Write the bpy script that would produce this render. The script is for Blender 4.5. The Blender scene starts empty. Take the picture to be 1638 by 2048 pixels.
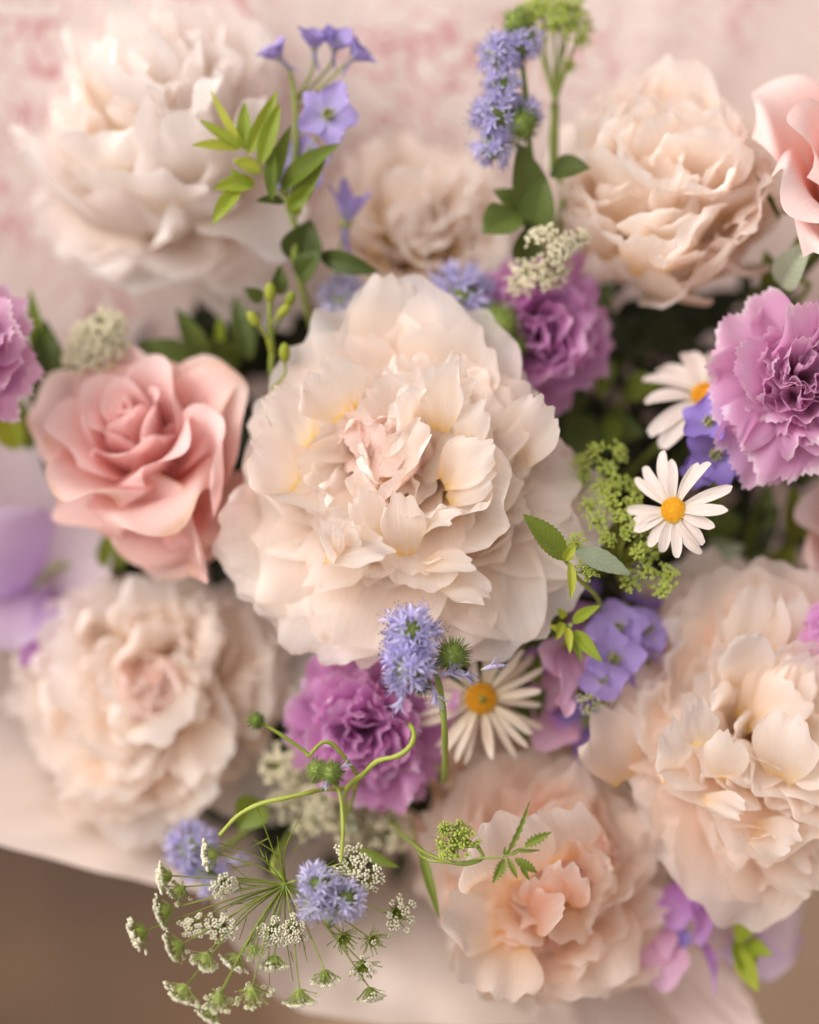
import bpy, math, random
import numpy as np
from mathutils import Matrix, Vector, Euler

# ------------------------------------------------------------------ scene, camera, light
SC = bpy.context.scene
COL = SC.collection
PITCH = 45.0                       # the camera looks down at the bouquet
M = Matrix.Rotation(math.radians(90 - PITCH), 4, 'X')   # bouquet frame (z to viewer) -> world
M3 = np.array(M.to_3x3())
D = 0.60                           # camera to focus plane
FH = 0.3234                        # height of the focus plane in view
PXM = FH / 2048.0

cam_d = bpy.data.cameras.new('camera')
cam = bpy.data.objects.new('camera', cam_d)
COL.objects.link(cam)
cam.matrix_world = M @ Matrix.Translation((0, 0, D))
cam_d.sensor_fit = 'VERTICAL'
cam_d.sensor_height = 36
cam_d.sensor_width = 28.8
cam_d.lens = 36 * D / FH
cam_d.clip_start = 0.01
cam_d.clip_end = 100
cam_d.dof.use_dof = True
cam_d.dof.focus_distance = D + 0.004
cam_d.dof.aperture_fstop = 2.0
SC.camera = cam

SUN_LOCAL = Vector((-0.66, 0.45, 0.60)).normalized()    # towards the sun, bouquet frame
sun_w = (M.to_3x3() @ SUN_LOCAL).normalized()
sun_el = math.asin(sun_w.z)
sun_rot = math.atan2(sun_w.x, sun_w.y)
world = bpy.data.worlds.new('World')
SC.world = world
world.use_nodes = True
wn, wl = world.node_tree.nodes, world.node_tree.links
wn.clear()
sky = wn.new('ShaderNodeTexSky')
sky.sky_type = 'NISHITA'
sky.sun_disc = False
sky.sun_elevation = sun_el
sky.sun_rotation = sun_rot
sky.dust_density = 6.0
sky.air_density = 1.0
sky.ozone_density = 1.0
hs = wn.new('ShaderNodeHueSaturation')          # thin overcast: the sky is paler than clear blue
hs.inputs['Saturation'].default_value = 0.10
bg = wn.new('ShaderNodeBackground')
bg.inputs['Strength'].default_value = 0.15
wo = wn.new('ShaderNodeOutputWorld')
wl.new(sky.outputs['Color'], hs.inputs['Color'])
wl.new(hs.outputs['Color'], bg.inputs['Color'])
wl.new(bg.outputs['Background'], wo.inputs['Surface'])

sd = bpy.data.lights.new('sun', 'SUN')
sd.energy = 1.1
sd.angle = math.radians(95)
sd.color = (1.0, 0.875, 0.772)
sun = bpy.data.objects.new('sun', sd)
COL.objects.link(sun)
sun.rotation_euler = sun_w.to_track_quat('Z', 'Y').to_euler()

SC.view_settings.view_transform = 'Standard'
SC.view_settings.look = 'None'
SC.view_settings.exposure = 0.41
SC.view_settings.gamma = 1
SC.cycles.use_denoising = True
SC.cycles.max_bounces = 18
SC.cycles.diffuse_bounces = 12
SC.cycles.transmission_bounces = 8
SC.cycles.transparent_max_bounces = 8
SC.cycles.caustics_reflective = False
SC.cycles.caustics_refractive = False

# ------------------------------------------------------------------ geometry helpers
def P(px, py, z=0.0):
    k = PXM * (D - z) / D
    return np.array([(px - 819.0) * k, (1024.0 - py) * k, z])

def S(px, z=0.0):
    return px * PXM * (D - z) / D

def unit(v):
    v = np.asarray(v, float)
    return v / max(np.linalg.norm(v), 1e-12)

BIND = np.array([0.0, -0.09, -0.33])        # where the stems are tied

def lin(h):
    h = h.lstrip('#')
    c = [int(h[i:i + 2], 16) / 255 for i in (0, 2, 4)]
    return tuple(x / 12.92 if x <= 0.04045 else ((x + 0.055) / 1.055) ** 2.4 for x in c)

_grid = {}
def grid_faces(nu, nv, wrap=False):
    k = (nu, nv, wrap)
    if k not in _grid:
        q = []
        for i in range(nu - 1):
            for j in range(nv if wrap else nv - 1):
                j2 = (j + 1) % nv
                q.append((i * nv + j, (i + 1) * nv + j, (i + 1) * nv + j2, i * nv + j2))
        _grid[k] = np.array(q, np.int32)
    return _grid[k]

NOT = np.zeros((0, 3), np.int32)
NOQ = np.zeros((0, 4), np.int32)

class G:                                     # geometry: verts, quads, tris, uv
    def __init__(s, V, Q=None, T=None, UV=None):
        s.V = np.asarray(V, float).reshape(-1, 3)
        s.Q = NOQ if Q is None or len(Q) == 0 else np.asarray(Q, np.int32)
        s.T = NOT if T is None or len(T) == 0 else np.asarray(T, np.int32)
        s.UV = np.zeros((len(s.V), 2)) if UV is None else np.asarray(UV, float).reshape(-1, 2)
    def tf(s, R, o=(0, 0, 0), k=1.0):
        return G(s.V @ np.asarray(R).T * k + np.asarray(o), s.Q, s.T, s.UV)

def join(gs):
    V, Q, T, U, n = [], [], [], [], 0
    for g in gs:
        V.append(g.V); U.append(g.UV)
        if len(g.Q): Q.append(g.Q + n)
        if len(g.T): T.append(g.T + n)
        n += len(g.V)
    return G(np.concatenate(V), np.concatenate(Q) if Q else None, np.concatenate(T) if T else None, np.concatenate(U))

def to_mesh(name, g, mat, smooth=True):
    me = bpy.data.meshes.new(name)
    nq, nt = len(g.Q), len(g.T)
    me.vertices.add(len(g.V))
    me.vertices.foreach_set('co', g.V.astype(np.float32).ravel())
    loops = np.concatenate([g.Q.ravel(), g.T.ravel()]).astype(np.int32)
    me.loops.add(len(loops))
    me.loops.foreach_set('vertex_index', loops)
    me.polygons.add(nq + nt)
    st = np.concatenate([np.arange(nq) * 4, nq * 4 + np.arange(nt) * 3]).astype(np.int32)
    me.polygons.foreach_set('loop_start', st)
    uv = me.uv_layers.new(name='UVMap')
    uv.data.foreach_set('uv', g.UV[loops].astype(np.float32).ravel())
    me.polygons.foreach_set('use_smooth', np.full(nq + nt, smooth))
    me.update(calc_edges=True)
    me.validate()
    me.materials.append(mat)
    return me

class Thing:
    """one top-level Empty whose children are given in the bouquet frame"""
    def __init__(s, name, label, cat, origin, group=None):
        s.P0 = np.asarray(origin, float)
        s.root = bpy.data.objects.new(name, None)
        s.root.empty_display_size = 0.01
        COL.objects.link(s.root)
        s.root.matrix_world = M @ Matrix.Translation(Vector(s.P0))
        s.root['label'] = label
        s.root['category'] = cat
        if group: s.root['group'] = group
    def add(s, name, g, mat, parent=None, kind=None, label=None, smooth=True):
        me = to_mesh(name, G(g.V - s.P0, g.Q, g.T, g.UV), mat, smooth)
        return s._link(name, me, parent, kind, label)
    def _link(s, name, me, parent, kind=None, label=None):
        o = bpy.data.objects.new(name, me)
        COL.objects.link(o)
        o.parent = parent or s.root
        if kind: o['kind'] = kind
        if label: o['label'] = label
        return o
    def place(s, name, me, R, o, k=1.0, parent=None):
        ob = s._link(name, me, parent)
        m = Matrix([list(np.asarray(R)[i] * k) + [float(o[i] - s.P0[i])] for i in range(3)] + [[0, 0, 0, 1]])
        ob.matrix_basis = m
        return ob

def single(name, g, mat, label=None, cat=None, origin=(0, 0, 0), kind=None, group=None):
    o3 = np.asarray(origin, float)
    me = to_mesh(name, G(g.V - o3, g.Q, g.T, g.UV), mat)
    o = bpy.data.objects.new(name, me)
    COL.objects.link(o)
    o.matrix_world = M @ Matrix.Translation(Vector(o3))
    if label: o['label'] = label
    if cat: o['category'] = cat
    if kind: o['kind'] = kind
    if group: o['group'] = group
    return o

def frame(axis, xhint=(1, 0, 0)):
    """columns X,Y,Z with Z = axis; X as near as possible to xhint"""
    z = unit(axis)
    x = np.asarray(xhint, float) - z * np.dot(xhint, z)
    if np.linalg.norm(x) < 1e-4:
        x = np.array([0, 1, 0]) - z * z[1]
    x = unit(x)
    return np.stack([x, np.cross(z, x), z], 1)

def rot(axis, deg):
    return np.array(Matrix.Rotation(math.radians(deg), 3, Vector(axis)))

def spline(pts, n=16):
    """Catmull-Rom through points"""
    p = [np.asarray(q, float) for q in pts]
    if len(p) == 2:
        return np.array([p[0] + (p[1] - p[0]) * t for t in np.linspace(0, 1, n)])
    p = [2 * p[0] - p[1]] + p + [2 * p[-1] - p[-2]]
    out = []
    segs = len(p) - 3
    for k in range(segs):
        m = max(2, n // segs + 1)
        for t in np.linspace(0, 1, m, endpoint=(k == segs - 1)):
            a, b, c, d = p[k:k + 4]
            out.append(0.5 * (2 * b + (c - a) * t + (2 * a - 5 * b + 4 * c - d) * t * t + (3 * b - a - 3 * c + d) * t ** 3))
    return np.array(out)

def tube(pts, r0, r1=None, n=8, sides=7, bulge=None):
    c = spline(pts, n)
    m = len(c)
    r1 = r0 if r1 is None else r1
    rad = np.linspace(r0, r1, m)
    if n >= 14: rad = rad * (1 + .07 * np.sin(np.arange(m) * 1.7 + pts[0][0] * 900) + .05 * np.sin(np.arange(m) * .6 + pts[0][1] * 700))
    if bulge is not None:
        rad = rad * bulge(np.linspace(0, 1, m))
    tan = np.gradient(c, axis=0)
    up = np.array([0.31, 0.52, 0.79])
    V = []
    for i in range(m):
        z = unit(tan[i])
        x = unit(np.cross(up, z)); y = np.cross(z, x)
        up = y
        a = np.arange(sides) * 2 * math.pi / sides
        V.append(c[i] + rad[i] * (np.outer(np.cos(a), x) + np.outer(np.sin(a), y)))
    V = np.concatenate(V + [c[:1], c[-1:]])
    Q = grid_faces(m, sides, True)
    T = [(m * sides, (j + 1) % sides, j) for j in range(sides)] + \
        [(m * sides + 1, (m - 1) * sides + j, (m - 1) * sides + (j + 1) % sides) for j in range(sides)]
    uv = np.concatenate([np.stack([np.repeat(np.linspace(0, 1, m), sides), np.tile(np.arange(sides) / sides, m)], 1), [[0, 0], [1, 0]]])
    return G(V, Q, T, uv)

def ball(c, r, squash=(1, 1, 1), nu=7, nv=9, R=None, uvu=None):
    th = np.linspace(0, math.pi, nu)[:, None]
    ph = np.linspace(0, 2 * math.pi, nv, endpoint=False)[None]
    v = np.stack([np.sin(th) * np.cos(ph), np.sin(th) * np.sin(ph), np.cos(th) + 0 * ph], -1).reshape(-1, 3)
    v = v * np.asarray(squash) * r
    if R is not None: v = v @ np.asarray(R).T
    u = np.repeat(1 - np.linspace(0, 1, nu), nv) if uvu is None else np.full(nu * nv, uvu)
    return G(v + np.asarray(c), grid_faces(nu, nv, True), None, np.stack([u, np.tile(np.arange(nv) / nv, nu)], 1))

OCT_V = np.array([(1, 0, 0), (-1, 0, 0), (0, 1, 0), (0, -1, 0), (0, 0, 1), (0, 0, -1)], float)
OCT_T = np.array([(0, 2, 4), (2, 1, 4), (1, 3, 4), (3, 0, 4), (2, 0, 5), (1, 2, 5), (3, 1, 5), (0, 3, 5)])
def bead(c, r, u=1.0):
    return G(OCT_V * r + np.asarray(c), None, OCT_T, np.full((6, 2), u))

def snoise(rng, s, t, f=1.5, n=4):
    o = 0
    for k in range(n):
        a, b = rng.normal(0, f, 2)
        o = o + np.sin(a * s * 3.1 + b * t * 2.2 + rng.uniform(0, 6.28)) / (1 + 0.35 * k)
    return o / 2.2

def petal(rng, L, W, nu=14, nv=13, a0=30, a1=0, ap=1.0, rim=0, rim_s=.75, c0=.5, c1=.7, wb=.25, wpos=.62,
          wtip=.75, drop=.32, dpow=2.2, ruf=0., rf=3, notch=0., nr=3, teeth=0., tf=14, eroll=0., noise=.05, point=0., curl=0., rip=0.):
    """a petal in its own frame: grows from the origin along +X, +Z is the side that faces the flower's axis, Y across"""
    s = np.linspace(0, 1, nu)[:, None]
    t = np.linspace(-1, 1, nv)[None]
    sm = np.clip(s / wpos, 0, 1)
    w = np.where(s < wpos, wb + (1 - wb) * np.sin(sm * math.pi / 2) ** 1.2, 1 - (1 - wtip) * np.clip((s - wpos) / (1 - wpos), 0, 1) ** 2) * W / 2
    edge = 0
    for k in range(nr):
        edge = edge + notch * math.sqrt(1.0 / (k + 1)) * np.sin((k + 1) * 2.3 * t + rng.uniform(0, 6.28))
    if teeth:
        ph = np.cumsum(rng.uniform(.6, 1.4, nv))[None]
        edge = edge + teeth * (np.arange(nv)[None] % 2 - .5) * rng.uniform(.5, 1.3, (1, nv))
    sy = s * (1 - drop * np.abs(t) ** dpow * s ** 1.3) + edge * s ** 5 + point * s ** 4 * np.exp(-(t / .35) ** 2)
    tab = np.linspace(0, 1.4, 141)
    th = np.radians(a0 + (a1 - a0) * np.clip(tab, 0, 1.1) ** ap + rim * np.clip((tab - rim_s) / (1 - rim_s), 0, 1.5) ** 1.5)
    Rt = np.concatenate([[0], np.cumsum(np.cos(th[:-1]) * .01)])
    Zt = np.concatenate([[0], np.cumsum(np.sin(th[:-1]) * .01)])
    sc = np.clip(sy, 0, 1.39)
    R, Z, TH = np.interp(sc, tab, Rt) * L, np.interp(sc, tab, Zt) * L, np.interp(sc, tab, th)
    c = c0 + (c1 - c0) * s
    c = np.where(np.abs(c) < .02, .02, c)
    lat = w * np.sin(t * c) / c
    n = w * (1 - np.cos(t * c)) / c
    if ruf:
        p1, p2 = rng.uniform(0, 6.28, 2)
        wob = np.sin(rf * t * 1.5 + p1 + 1.2 * s) + .6 * np.sin(rf * t * 2.7 + p2)
        n = n + ruf * W * s ** 2 * wob * (.35 + .65 * np.abs(t))
    n = n + noise * W * snoise(rng, s, t) * s
    if rip:                                   # fine crimping along the rim
        rr = np.clip(s * (1 + .12 * t * t), 0, 1.1) ** 7
        n = n + rip * W * rr * (np.sin(8.5 * t + rng.uniform(0, 6.28)) + .8 * np.sin(13.5 * t + rng.uniform(0, 6.28)) * rng.uniform(.4, 1))
    if eroll:
        n = n - eroll * W * np.clip((np.abs(t) - .5) / .5, 0, 1) ** 2 * s ** 2
        lat = lat * (1 - .25 * abs(eroll) * np.clip((np.abs(t) - .6) / .4, 0, 1) ** 2 * s ** 2)
    if curl:
        lat = lat + curl * W * s ** 2 * np.sin(2 * s + rng.uniform(0, 3))
    V = np.stack([R - np.sin(TH) * n, lat, Z + np.cos(TH) * n], -1)
    uv = np.stack([s + 0 * t, (t + 1) / 2 + 0 * s], -1)
    return G(V.reshape(-1, 3), grid_faces(nu, nv), None, uv.reshape(-1, 2))

def petal_between(rng, p0, p1, W, face=(0, 0, 1), bend=25, bow=0, **kw):
    """a petal from p0 to p1 (bouquet frame) whose inner side looks along face"""
    p0, p1 = np.asarray(p0, float), np.asarray(p1, float)
    d = p1 - p0
    L = np.linalg.norm(d)
    g = petal(rng, L, W, a0=bend + bow, a1=-bend + bow, **kw)
    nu, nv = kw.get('nu', 14), kw.get('nv', 13)
    e = g.V.reshape(nu, nv, 3)[-1, nv // 2]
    ang = math.atan2(e[2], e[0]); r = math.hypot(e[0], e[2])
    Ry = rot((0, 1, 0), math.degrees(ang))
    x = d / L
    z = np.asarray(face, float); z = unit(z - x * np.dot(z, x))
    F = np.stack([x, np.cross(z, x), z], 1)
    return g.tf(F @ Ry, p0, L / r)

# ------------------------------------------------------------------ materials
def nt_new(name):
    m = bpy.data.materials.new(name)
    m.use_nodes = True
    n = m.node_tree.nodes; l = m.node_tree.links
    n.clear()
    return m, n, l

def ramp(n, stops):
    r = n.new('ShaderNodeValToRGB')
    el = r.color_ramp.elements
    while len(el) > 1: el.remove(el[-1])
    el[0].position = stops[0][0]; el[0].color = (*stops[0][1], 1)
    for p, c in stops[1:]:
        e = el.new(p); e.color = (*c, 1)
    return r

def petal_mat(name, stops, trans=.38, vein=.10, rough=.55, val=.06, sat=.1, vscale=34, bump=.25, spec=.25, tsat=1.15, blem=0.):
    m, n, l = nt_new(name)
    tc = n.new('ShaderNodeTexCoord')
    sep = n.new('ShaderNodeSeparateXYZ'); l.new(tc.outputs['UV'], sep.inputs[0])
    oi = n.new('ShaderNodeObjectInfo')
    add = n.new('ShaderNodeVectorMath'); add.operation = 'ADD'
    cx = n.new('ShaderNodeCombineXYZ'); l.new(oi.outputs['Random'], cx.inputs[2])
    sc10 = n.new('ShaderNodeMath'); sc10.operation = 'MULTIPLY'; sc10.inputs[1].default_value = 50
    l.new(oi.outputs['Random'], sc10.inputs[0]); l.new(sc10.outputs[0], cx.inputs[2])
    l.new(tc.outputs['UV'], add.inputs[0]); l.new(cx.outputs[0], add.inputs[1])
    mp = n.new('ShaderNodeMapping'); mp.inputs['Scale'].default_value = (1.6, vscale, 1)
    l.new(add.outputs[0], mp.inputs[0])
    vn = n.new('ShaderNodeTexNoise'); vn.inputs['Scale'].default_value = 1; vn.inputs['Detail'].default_value = 3
    l.new(mp.outputs[0], vn.inputs['Vector'])
    bn = n.new('ShaderNodeTexNoise'); bn.inputs['Scale'].default_value = 3.2; bn.inputs['Detail'].default_value = 3
    l.new(add.outputs[0], bn.inputs['Vector'])
    ma = n.new('ShaderNodeMath'); ma.operation = 'MULTIPLY_ADD'; ma.inputs[1].default_value = .35; 
    l.new(bn.outputs['Fac'], ma.inputs[0])
    sb = n.new('ShaderNodeMath'); sb.operation = 'SUBTRACT'; sb.inputs[1].default_value = .175
    l.new(sep.outputs[0], sb.inputs[0]); l.new(sb.outputs[0], ma.inputs[2])
    rp = ramp(n, stops); l.new(ma.outputs[0], rp.inputs[0])
    hsv = n.new('ShaderNodeHueSaturation')
    if blem:                                        # small tan bruises and nicks near the rim
        q = n.new('ShaderNodeTexNoise'); q.inputs['Scale'].default_value = 9; q.inputs['Detail'].default_value = 4; l.new(add.outputs[0], q.inputs['Vector'])
        q1 = n.new('ShaderNodeMapRange'); q1.inputs[1].default_value = .60; q1.inputs[2].default_value = .72; l.new(q.outputs['Fac'], q1.inputs[0])
        q2 = n.new('ShaderNodeMapRange'); q2.inputs[1].default_value = .80; q2.inputs[2].default_value = 1.0; q2.inputs[4].default_value = blem; l.new(sep.outputs[0], q2.inputs[0])
        q3 = n.new('ShaderNodeMath'); q3.operation = 'MULTIPLY'; l.new(q1.outputs[0], q3.inputs[0]); l.new(q2.outputs[0], q3.inputs[1])
        qm = n.new('ShaderNodeMix'); qm.data_type = 'RGBA'; qm.inputs[7].default_value = (*lin('#D2AC84'), 1)
        l.new(q3.outputs[0], qm.inputs[0]); l.new(rp.outputs[0], qm.inputs[6]); l.new(qm.outputs[2], hsv.inputs['Color'])
    else:
        l.new(rp.outputs[0], hsv.inputs['Color'])
    # brightness: vein streaks and a little per-petal difference
    mr = n.new('ShaderNodeMapRange'); mr.inputs[1].default_value = .3; mr.inputs[2].default_value = .7
    mr.inputs[3].default_value = 1 - vein; mr.inputs[4].default_value = 1 + vein * .3
    l.new(vn.outputs['Fac'], mr.inputs[0])
    mr2 = n.new('ShaderNodeMapRange'); mr2.inputs[3].default_value = 1 - val; mr2.inputs[4].default_value = 1 + val * .4
    l.new(oi.outputs['Random'], mr2.inputs[0])
    mu = n.new('ShaderNodeMath'); mu.operation = 'MULTIPLY'
    l.new(mr.outputs[0], mu.inputs[0]); l.new(mr2.outputs[0], mu.inputs[1])
    l.new(mu.outputs[0], hsv.inputs['Value'])
    mr3 = n.new('ShaderNodeMapRange'); mr3.inputs[3].default_value = 1 + sat; mr3.inputs[4].default_value = 1 - sat
    l.new(bn.outputs['Fac'], mr3.inputs[0]); l.new(mr3.outputs[0], hsv.inputs['Saturation'])
    hb = n.new('ShaderNodeMath'); hb.operation = 'ADD'
    l.new(vn.outputs['Fac'], hb.inputs[0]); l.new(bn.outputs['Fac'], hb.inputs[1])
    bp = n.new('ShaderNodeBump'); bp.inputs['Strength'].default_value = bump; bp.inputs['Distance'].default_value = .0008
    l.new(hb.outputs[0], bp.inputs['Height'])
    pr = n.new('ShaderNodeBsdfPrincipled')
    pr.inputs['Roughness'].default_value = rough
    pr.inputs['Specular IOR Level'].default_value = spec
    l.new(hsv.outputs[0], pr.inputs['Base Color']); l.new(bp.outputs[0], pr.inputs['Normal'])
    ts = n.new('ShaderNodeHueSaturation'); ts.inputs['Saturation'].default_value = tsat
    l.new(hsv.outputs[0], ts.inputs['Color'])
    tr = n.new('ShaderNodeBsdfTranslucent'); l.new(ts.outputs[0], tr.inputs['Color'])
    l.new(bp.outputs[0], tr.inputs['Normal'])
    mx = n.new('ShaderNodeMixShader'); mx.inputs[0].default_value = trans
    l.new(pr.outputs[0], mx.inputs[1]); l.new(tr.outputs[0], mx.inputs[2])
    out = n.new('ShaderNodeOutputMaterial'); l.new(mx.outputs[0], out.inputs[0])
    return m

def st(*a):
    return [(p, lin(c)) for p, c in a]

PM = {}
PK1 = dict(trans=.72, vein=.045, bump=.34, rough=.6, tsat=1.1, val=.03, vscale=46, blem=.4)
PM['cream'] = petal_mat('peony_cream', st((0, '#FDE090'), (.13, '#FDE9C8'), (.38, '#FEF1E4'), (.93, '#FEF7F2'), (1, '#FDF3EB')), **PK1)
PM['cream_core'] = petal_mat('peony_blush_heart', st((0, '#FBE6CE'), (.3, '#FDE8DC'), (.7, '#FDE8E0'), (1, '#FEF1EB')), **PK1)
PM['white'] = petal_mat('peony_white', st((0, '#FAEAC6'), (.2, '#FCF2E6'), (.6, '#FEF7F2'), (1, '#FEF8F5')), **PK1)
PM['peach'] = petal_mat('peony_peach', st((0, '#FBD894'), (.16, '#FCE1C2'), (.5, '#FEEBDB'), (1, '#FEF3EB')), **PK1)
PM['coral'] = petal_mat('peony_coral', st((0, '#F8C89A'), (.3, '#FCD2BA'), (.65, '#FDDDCC'), (1, '#FDEBE2')), **PK1)
PM['rose'] = petal_mat('rose_dusty_pink', st((0, '#F3BEB2'), (.35, '#F7CCC6'), (.75, '#F8D4D0'), (1, '#FAE0DC')), trans=.48, vein=.06, val=.05, bump=.3, vscale=60, blem=.3)
PM['rose_outer'] = petal_mat('rose_outer_pink', st((0, '#F0C8A6'), (.3, '#F7CCC2'), (.75, '#F8D4CE'), (.96, '#F7D8CE'), (1, '#F0CCB4')), trans=.48, vein=.07, val=.05, bump=.3, vscale=60, blem=.5)
PM['rose2'] = petal_mat('rose_blush', st((0, '#EEBCA6'), (.35, '#F3C8BE'), (.75, '#F6D4CE'), (1, '#F8DED8')), trans=.36, vein=.06, val=.04, bump=.25, vscale=50)
PM['carn'] = petal_mat('carnation_orchid', st((0, '#D68EC0'), (.4, '#DA98CA'), (.8, '#DEA0D2'), (.97, '#E4B0D8'), (1, '#EFCCE6')), trans=.58, vein=.06, val=.08, bump=.22)
PM['carn_lilac'] = petal_mat('carnation_lilac', st((0, '#DEA2C8'), (.4, '#E0A8CC'), (.8, '#E4B0D2'), (.95, '#EABEDA'), (1, '#F8E2EE')), trans=.58, vein=.05, val=.06, bump=.22)
PM['daisy'] = petal_mat('daisy_white', st((0, '#D4C8B2'), (.3, '#E0D0C6'), (1, '#E4D6CE')), trans=.3, vein=.12, vscale=9, bump=.4)
PM['daisy_cream'] = petal_mat('daisy_cream', st((0, '#DCCAA6'), (.3, '#E8D4BC'), (1, '#EAD8C8')), trans=.3, vein=.08, vscale=9)
PM['delph'] = petal_mat('delphinium_violet', st((0, '#D8D2DE'), (.2, '#C0B4E2'), (.6, '#B6A4DC'), (1, '#AC9AD4')), trans=.32, vein=.10, vscale=18, bump=.15)
PM['delph_deep'] = petal_mat('delphinium_deep', st((0, '#B0A2CC'), (.3, '#9A84C8'), (1, '#8A72BE')), trans=.3, vein=.10, vscale=18, bump=.15)
PM['hydra'] = petal_mat('hydrangea_violet', st((0, '#C8B2DC'), (.4, '#B8A0DA'), (1, '#AE94D4')), trans=.32, vein=.06, vscale=16, bump=.15)
PM['pea_pink'] = petal_mat('sweet_pea_pink', st((0, '#D8A0C0'), (.5, '#DCACC8'), (1, '#E4BAD4')), trans=.4, vein=.06, bump=.15)
PM['pea_lilac'] = petal_mat('sweet_pea_lilac', st((0, '#C4A2D2'), (.4, '#D2B6DC'), (1, '#E2D0E4')), trans=.5, vein=.06, bump=.15)
PM['pea_pale'] = petal_mat('sweet_pea_pale', st((0, '#D8C0D2'), (.35, '#E2CED6'), (1, '#ECDCE0')), trans=.5, vein=.06, bump=.15)
PM['pea_purple'] = petal_mat('sweet_pea_purple', st((0, '#AE74BC'), (.5, '#C48CCE'), (1, '#D0A2DA')), trans=.4, vein=.06, bump=.15)
PM['gilia'] = petal_mat('globe_flower_blue', st((0, '#C8CCA0'), (.12, '#E0DCF2'), (.4, '#D8D0F2'), (.9, '#D2CAF0'), (.97, '#C8C0EA'), (1, '#4A4268')), trans=.4, vein=.02, val=.22, sat=.18, bump=0, tsat=.95)
PM['gilia_pale'] = petal_mat('globe_flower_pale', st((0, '#C8CCAC'), (.12, '#E6E2F0'), (.4, '#DED8F0'), (.9, '#D8D2EE'), (.97, '#CEC6E8'), (1, '#544C78')), trans=.4, vein=.02, val=.22, sat=.18, bump=0, tsat=.95)
PM['floret'] = petal_mat('lace_floret_white', st((0, '#DCD8A4'), (.5, '#ECE6CA'), (1, '#F2ECD8')), trans=.25, vein=.03, bump=0, sat=.02)
PM['floret_cream'] = petal_mat('lace_floret_cream', st((0, '#DCD49A'), (.5, '#EAE0BE'), (1, '#F0E8D0')), trans=.2, vein=.03, bump=0, sat=.02)
PM['floret_green'] = petal_mat('lace_floret_green', st((0, '#A0AC40'), (.5, '#B8C458'), (1, '#C4CE70')), trans=.25, vein=.03, bump=0, sat=.05)

def leaf_mat(name, a, b, trans=.22, rough=.5):
    m, n, l = nt_new(name)
    tc = n.new('ShaderNodeTexCoord')
    sep = n.new('ShaderNodeSeparateXYZ'); l.new(tc.outputs['UV'], sep.inputs[0])
    # side veins: slanted stripes from the midrib
    ab = n.new('ShaderNodeMath'); ab.operation = 'SUBTRACT'; ab.inputs[1].default_value = .5; l.new(sep.outputs[1], ab.inputs[0])
    ab2 = n.new('ShaderNodeMath'); ab2.operation = 'ABSOLUTE'; l.new(ab.outputs[0], ab2.inputs[0])
    v1 = n.new('ShaderNodeMath'); v1.operation = 'MULTIPLY_ADD'; v1.inputs[1].default_value = -.55; l.new(ab2.outputs[0], v1.inputs[0]); l.new(sep.outputs[0], v1.inputs[2])
    v2 = n.new('ShaderNodeMath'); v2.operation = 'MULTIPLY'; v2.inputs[1].default_value = 50; l.new(v1.outputs[0], v2.inputs[0])
    v3 = n.new('ShaderNodeMath'); v3.operation = 'SINE'; l.new(v2.outputs[0], v3.inputs[0])
    vm = n.new('ShaderNodeMapRange'); vm.inputs[1].default_value = .85; vm.inputs[2].default_value = 1; l.new(v3.outputs[0], vm.inputs[0])
    mid = n.new('ShaderNodeMapRange'); mid.inputs[1].default_value = .0; mid.inputs[2].default_value = .035; mid.inputs[3].default_value = 1; mid.inputs[4].default_value = 0
    l.new(ab2.outputs[0], mid.inputs[0])
    mxv = n.new('ShaderNodeMath'); mxv.operation = 'MAXIMUM'; l.new(vm.outputs[0], mxv.inputs[0]); l.new(mid.outputs[0], mxv.inputs[1])
    oi = n.new('ShaderNodeObjectInfo')
    no = n.new('ShaderNodeTexNoise'); no.inputs['Scale'].default_value = 110; no.inputs['Detail'].default_value = 6; no.inputs['Roughness'].default_value = .65
    l.new(tc.outputs['Object'], no.inputs['Vector'])
    ad = n.new('ShaderNodeMath'); ad.operation = 'MULTIPLY_ADD'; ad.inputs[1].default_value = .6; l.new(no.outputs['Fac'], ad.inputs[0])
    rs = n.new('ShaderNodeMath'); rs.operation = 'MULTIPLY'; rs.inputs[1].default_value = .5; l.new(oi.outputs['Random'], rs.inputs[0]); l.new(rs.outputs[0], ad.inputs[2])
    rp = ramp(n, [(0.30, lin(a)), (.72, lin(b))]); l.new(ad.outputs[0], rp.inputs[0])
    hv = n.new('ShaderNodeHueSaturation'); l.new(rp.outputs[0], hv.inputs['Color'])
    vv = n.new('ShaderNodeMapRange'); vv.inputs[3].default_value = 1; vv.inputs[4].default_value = 1.35; l.new(mxv.outputs[0], vv.inputs[0])
    l.new(vv.outputs[0], hv.inputs['Value'])
    bp = n.new('ShaderNodeBump'); bp.inputs['Strength'].default_value = .4; bp.inputs['Distance'].default_value = .0006; bp.invert = True
    l.new(mxv.outputs[0], bp.inputs['Height'])
    pr = n.new('ShaderNodeBsdfPrincipled'); pr.inputs['Roughness'].default_value = rough; pr.inputs['Specular IOR Level'].default_value = .35
    l.new(hv.outputs[0], pr.inputs['Base Color']); l.new(bp.outputs[0], pr.inputs['Normal'])
    tr = n.new('ShaderNodeBsdfTranslucent'); 
    th = n.new('ShaderNodeHueSaturation'); th.inputs['Hue'].default_value = .48; th.inputs['Value'].default_value = 1.5; l.new(hv.outputs[0], th.inputs['Color'])
    l.new(th.outputs[0], tr.inputs['Color'])
    mx = n.new('ShaderNodeMixShader'); mx.inputs[0].default_value = trans
    l.new(pr.outputs[0], mx.inputs[1]); l.new(tr.outputs[0], mx.inputs[2])
    out = n.new('ShaderNodeOutputMaterial'); l.new(mx.outputs[0], out.inputs[0])
    return m

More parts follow.
